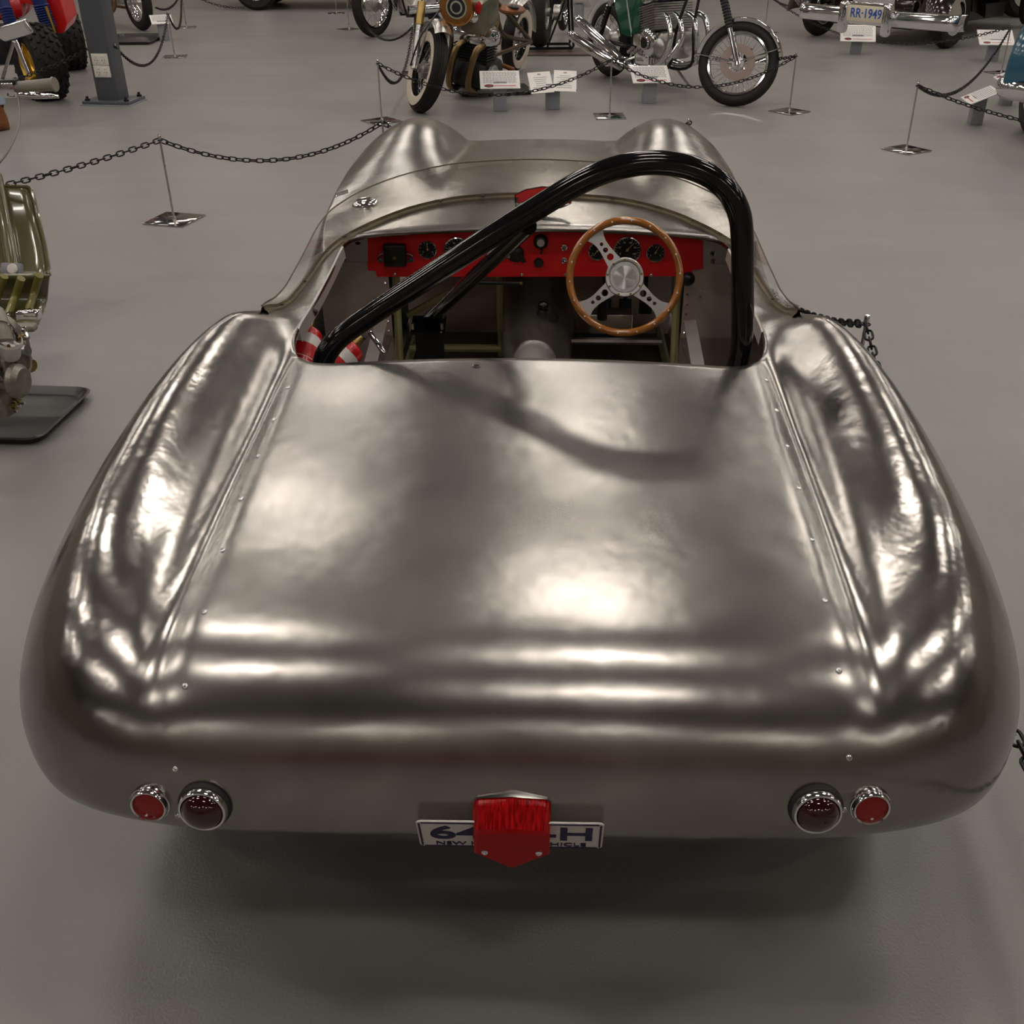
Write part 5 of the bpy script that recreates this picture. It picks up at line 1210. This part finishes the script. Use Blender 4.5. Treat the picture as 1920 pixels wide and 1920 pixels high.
# ================================================================== MANNEQUIN LEGS (boots and rolled jeans)
bp_ = gp(-3, 246)
mn = thing('mannequin', 'mannequin wearing brown leather boots and blue jeans with pale rolled cuffs', 'mannequin', Matrix.Translation(bp_) @ RZ(-35))
for s, dy in ((1, 0), (-1, .05)):
    X = TR(-.13 if s < 0 else .0, dy, 0)
    fo = []
    for y, w_, z1 in ((-.19, .03, .05), (-.17, .045, .075), (-.10, .052, .085), (-.02, .045, .12), (.05, .047, .16), (.085, .042, .16), (.10, .02, .12)):
        fo.append([(w_*math.cos(a), y, max(0, z1*.5+z1*.5*math.sin(a))) for a in [2*math.pi*k/14 for k in range(14)]])
    ft = MB().grid(fo, closed_u=True, X=X); ft.f.append(tuple(range(13, -1, -1))); ft.f.append(tuple(len(ft.v)-14+i for i in range(14)))
    ft.tube([X @ Vector((0, .04, .09)), X @ Vector((0, .04, .20))], [.05, .052], 14)
    bt = ft.build('boot', 'leather', mn)
    MB().torus(.014, .004, 14, 6, X=X @ TR(.055, .06, .205) @ RX(90)).build('pull_loop', 'dark_metal', bt)
    MB().tube([X @ Vector((0, .035, .21)), X @ Vector((0, .035, .28))], [.078, .076], 16).build('jeans_cuff', 'denim_cuff', mn)
    MB().tube([X @ Vector((0, .035, .27)), X @ Vector((0, .03, .50)), X @ Vector((-.01*s, .03, .86))], [.07, .075, .10], 16).build('jeans_leg', 'denim', mn)
MB().sphere((-.065, .05, .90), .15, 16, sc=(1.1, .8, .8)).build('jeans_hips', 'denim', mn)
MB().lathe([(.13, 0), (.15, .25), (.19, .45), (.17, .55), (.06, .6), (.055, .68)], 18, X=TR(-.065, .05, .95) @ Matrix.Diagonal((1, .65, 1, 1))).build('shirt_torso', 'denim_cuff', mn)
MB().sphere((-.065, .04, 1.70), .11, 16, sc=(.8, .95, 1.1)).build('head', 'white_plastic', mn)
# ================================================================== BLACK VINTAGE CAR
bl_, br_ = gp(1492, 20, .50), gp(1796, 46, .50)
dv = br_-bl_; yaw = math.degrees(math.atan2(dv.y, dv.x)); mid = (bl_+br_)/2; W = dv.length
vc = thing('vintage_car', 'black vintage saloon car with chrome bumper and cream number plate', 'car', Matrix.Translation((mid.x, mid.y, 0)) @ RZ(yaw))
vi = (Matrix.Translation((mid.x, mid.y, 0)) @ RZ(yaw)).inverted()
def v_at(px, py, y):
    d = vi.to_3x3() @ _ray(px, py); o = vi @ Vector((0, 0, CAM_H)); return o+d*((y-o.y)/d.y)
bp = [(-W/2+.0, .18), (-W/2+.03, .07), (-W/2+.14, .02), (-W/4, -.01), (0, -.02), (W/4, -.01), (W/2-.14, .02), (W/2-.03, .07), (W/2, .18)]
sp_ = smooth_path([(x, y, 0) for x, y in bp], 5); rows_ = []
for dz, dy in ((.085, .02), (.075, -.02), (.03, -.045), (-.03, -.045), (-.075, -.02), (-.085, .02)): rows_.append([(p.x, p.y+dy, .50+dz) for p in sp_])
bm_ = MB().grid(rows_).build('bumper', 'chrome', vc); sm = bm_.modifiers.new('t', 'SOLIDIFY'); sm.thickness = .012
c_l, c_r = v_at(1586, 26, -.06), v_at(1668, 32, -.06)
for c in (c_l, c_r):
    MB().box((0, 0, 0), (.11, .11, .34), X=TR(c.x, -.10, .49), bev=.04).build('overrider', 'chrome', vc)
pm = v_at(1625, 26, -.10)
fm = MB().box((pm.x, -.095, pm.z), (.53, .03, .23), bev=.01).build('plate_frame', 'chrome', vc)
pt = MB().box((pm.x, -.112, pm.z), (.47, .01, .165), bev=.003).build('number_plate', 'plate_cream', vc)
text_mesh('lettering', 'RR·1949', .135, 'blue_print', pt, TR(pm.x, -.119, pm.z) @ RX(90), extrude=.001, bold=.002, sx=.86)
def vwheel(px, py, y, r=.37, w=.17):
    g = vi @ gp(px, py); X = TR(g.x, g.y+.0, r) @ RY(90)
    ty = MB().lathe([(r*.6, -w*.4), (r*.8, -w*.5), (r*.95, -w*.42), (r, -w*.2), (r, w*.2), (r*.95, w*.42), (r*.8, w*.5), (r*.6, w*.4)], 36, closed=True).build('tyre', 'tyre', vc, X=X)
    MB().lathe([(r*.62, w*.38), (r*.6, w*.44), (r*.45, w*.42), (r*.4, w*.5), (r*.2, w*.62), (0, w*.65)], 30).build('hub_cap', 'chrome', ty)
    MB().lathe([(r*.62, -w*.38), (r*.6, -w*.44), (0, -w*.42)], 30).build('inner_rim', 'black', ty)
    return g
g1 = vwheel(1533, 66, 0); g2 = vwheel(1772, 90, 0)
for g, s in ((g1, -1), (g2, 1)):
    rows_ = []
    for i in range(15):
        a = math.pi*(.02+.96*i/14); row = []
        for k in range(9):
            q = k/8; rr3 = .50+.06*math.sin(q*math.pi)
            row.append((g.x+s*(-.16+.36*q), g.y-rr3*math.cos(a)*1.05, .36+rr3*math.sin(a)*.95-.07*q*q))
        rows_.append(row)
    MB().grid(rows_).build('front_wing', 'maroon', vc)
    MB().sphere((g.x-s*.05, g.y-.36, .62), .055, 12, sc=(1.4, .6, .5)).build('indicator_lamp', 'orange', vc)
gc = (g1+g2)/2
MB().box((gc.x, gc.y+.55, .85), (.80, 1.5, .8), bev=.12).build('bonnet', 'maroon', vc)
MB().box((gc.x, gc.y-.24, .80), (.62, .10, .72), bev=.02).build('radiator_grille', 'chrome', vc)
MB().box((gc.x, gc.y-.16, .43), (1.15, .2, .22), bev=.05).build('front_apron', 'maroon', vc)
MB().box((gc.x, gc.y+1.0, .30), (1.2, 2.6, .2), bev=.03).build('chassis', 'black', vc)
MB().tube([(gc.x+.12, gc.y+.1, .24), (gc.x+.36, gc.y+.45, .27)], .02, 8).build('steering_rod', 'brass', vc)
MB().tube([(gc.x+.30, gc.y+.0, .22), (gc.x+.62, gc.y+.0, .22)], .02, 8).build('track_rod', 'brass', vc)
MB().box((gc.x, gc.y+2.3, .95), (1.5, 2.2, 1.1), bev=.25).build('cabin', 'maroon', vc)
for s in (-1, 1): 
    X = TR(gc.x+s*.70, gc.y+3.0, .37) @ RY(90); MB().lathe([(.2, -.07), (.33, -.08), (.37, 0), (.33, .08), (.2, .07)], 28, closed=True).build('tyre', 'tyre', vc, X=X)
# ================================================================== BLUE CAR AT THE EDGE
bc0 = gp(1916, 246)
bc = thing('blue_car', 'teal blue vintage car with rounded chrome bumper', 'car', Matrix.Translation(bc0) @ RZ(-42))
bi = (Matrix.Translation(bc0) @ RZ(-42)).inverted()
def b_at(px, py, y):
    d = bi.to_3x3() @ _ray(px, py); o = bi @ Vector((0, 0, CAM_H)); return o+d*((y-o.y)/d.y)
MB().lathe([(.20, -.07), (.30, -.085), (.345, -.06), (.355, 0), (.345, .06), (.30, .085), (.20, .07)], 36, closed=True, X=TR(.06, .02, .355) @ RZ(30) @ RY(90)).build('tyre', 'tyre', bc)
MB().lathe([(.21, -.06), (.19, -.08), (0, -.09)], 28, X=TR(.06, .02, .355) @ RZ(30) @ RY(90)).build('hub_cap', 'chrome', bc)
e0 = b_at(1878, 163, -.38)
pp = smooth_path([(e0.x+.02, e0.y+.28, e0.z), (e0.x+.01, e0.y+.12, e0.z), (e0.x+.08, e0.y+.02, e0.z), (e0.x+.35, e0.y-.04, e0.z), (e0.x+.9, e0.y-.07, e0.z), (e0.x+1.5, e0.y-.03, e0.z), (e0.x+1.78, e0.y+.1, e0.z)], 6)
MB().tube(pp, [.02]+[.075+.02*math.sin(min(1, i/10)*math.pi/2) for i in range(1, len(pp))], 16).build('bumper', 'chrome', bc)
rows_ = []
e1 = b_at(1908, 140, -.1); e2 = b_at(1908, 20, -.1)
for i in range(17):
    a = math.pi*(-.05+1.1*i/16); row = []
    for k in range(9):
        q = k/8; r_ = .46+.08*math.sin(q*math.pi*.5)
        row.append((e1.x+.42*q*q, .05-r_*math.cos(a), max(.30, .45+r_*math.sin(a)*.95+.12*q)))
    rows_.append(row)
MB().grid(rows_).build('front_wing', 'blue_car', bc)
MB().box((e1.x+.9, .55, .78), (1.1, 1.7, .55), bev=.18).build('bonnet', 'blue_car', bc)
MB().box((e1.x+.85, -.22, .62), (.9, .2, .42), bev=.08).build('front_panel', 'blue_car', bc)
MB().box((e1.x+.9, 1.6, .35), (1.1, 2.6, .2), bev=.05).build('chassis', 'black', bc)
MB().box((e1.x+.95, 2.4, .95), (1.4, 1.8, 1.0), bev=.25).build('cabin', 'blue_car', bc)
MB().lathe([(.20, -.07), (.345, -.06), (.355, 0), (.345, .06), (.20, .07)], 30, closed=True, X=TR(1.5, .02, .355) @ RY(90)).build('tyre', 'tyre', bc)
# ================================================================== FAR VEHICLES
def far_car(base, yaw, label, paint, lamp=None):
    t = thing('parked_car', label, 'car', Matrix.Translation(base) @ RZ(yaw))
    for x, y in ((0, 0), (2.5, 0), (0, 1.4), (2.5, 1.4)):
        ty = MB().lathe([(.24, -.09), (.33, -.1), (.38, -.05), (.38, .05), (.33, .1), (.24, .09)], 32, closed=True, X=TR(x, y, .38) @ RX(90)).build('tyre', 'tyre', t)
        MB().lathe([(.25, .06), (.23, .09), (.12, .10), (0, .11)], 24, X=TR(x, y, .38) @ RX(90)).build('hub_cap', 'chrome', ty)
    MB().box((1.25, .7, .30), (1.6, 1.5, .12), bev=.02).build('sill', 'black_gloss', t)
    MB().box((1.25, .7, .66), (4.0, 1.62, .45), bev=.14).build('body', paint, t)
    MB().box((1.35, .7, 1.05), (2.0, 1.4, .5), bev=.2).build('cabin', 'black_gloss', t)
    if lamp:
        for y in (.15, 1.25): MB().box((-.76, y, .68), (.05, .3, .12), bev=.02).build('tail_lamp', lamp, t)
    return t
far_car(gp(485, 19), 2, 'black car with chrome hub caps parked by the far wall', 'black_gloss')
far_car(Vector((-2.7, -7.6, 0)), 5, 'red car parked facing the tail of the aluminium car', 'red_paint')
wp = gp(1905, 32); far_car(Vector((wp.x, wp.y, 0)), 22, 'white car with red tail lamps behind the black vintage car', 'car_white', 'lens_red')
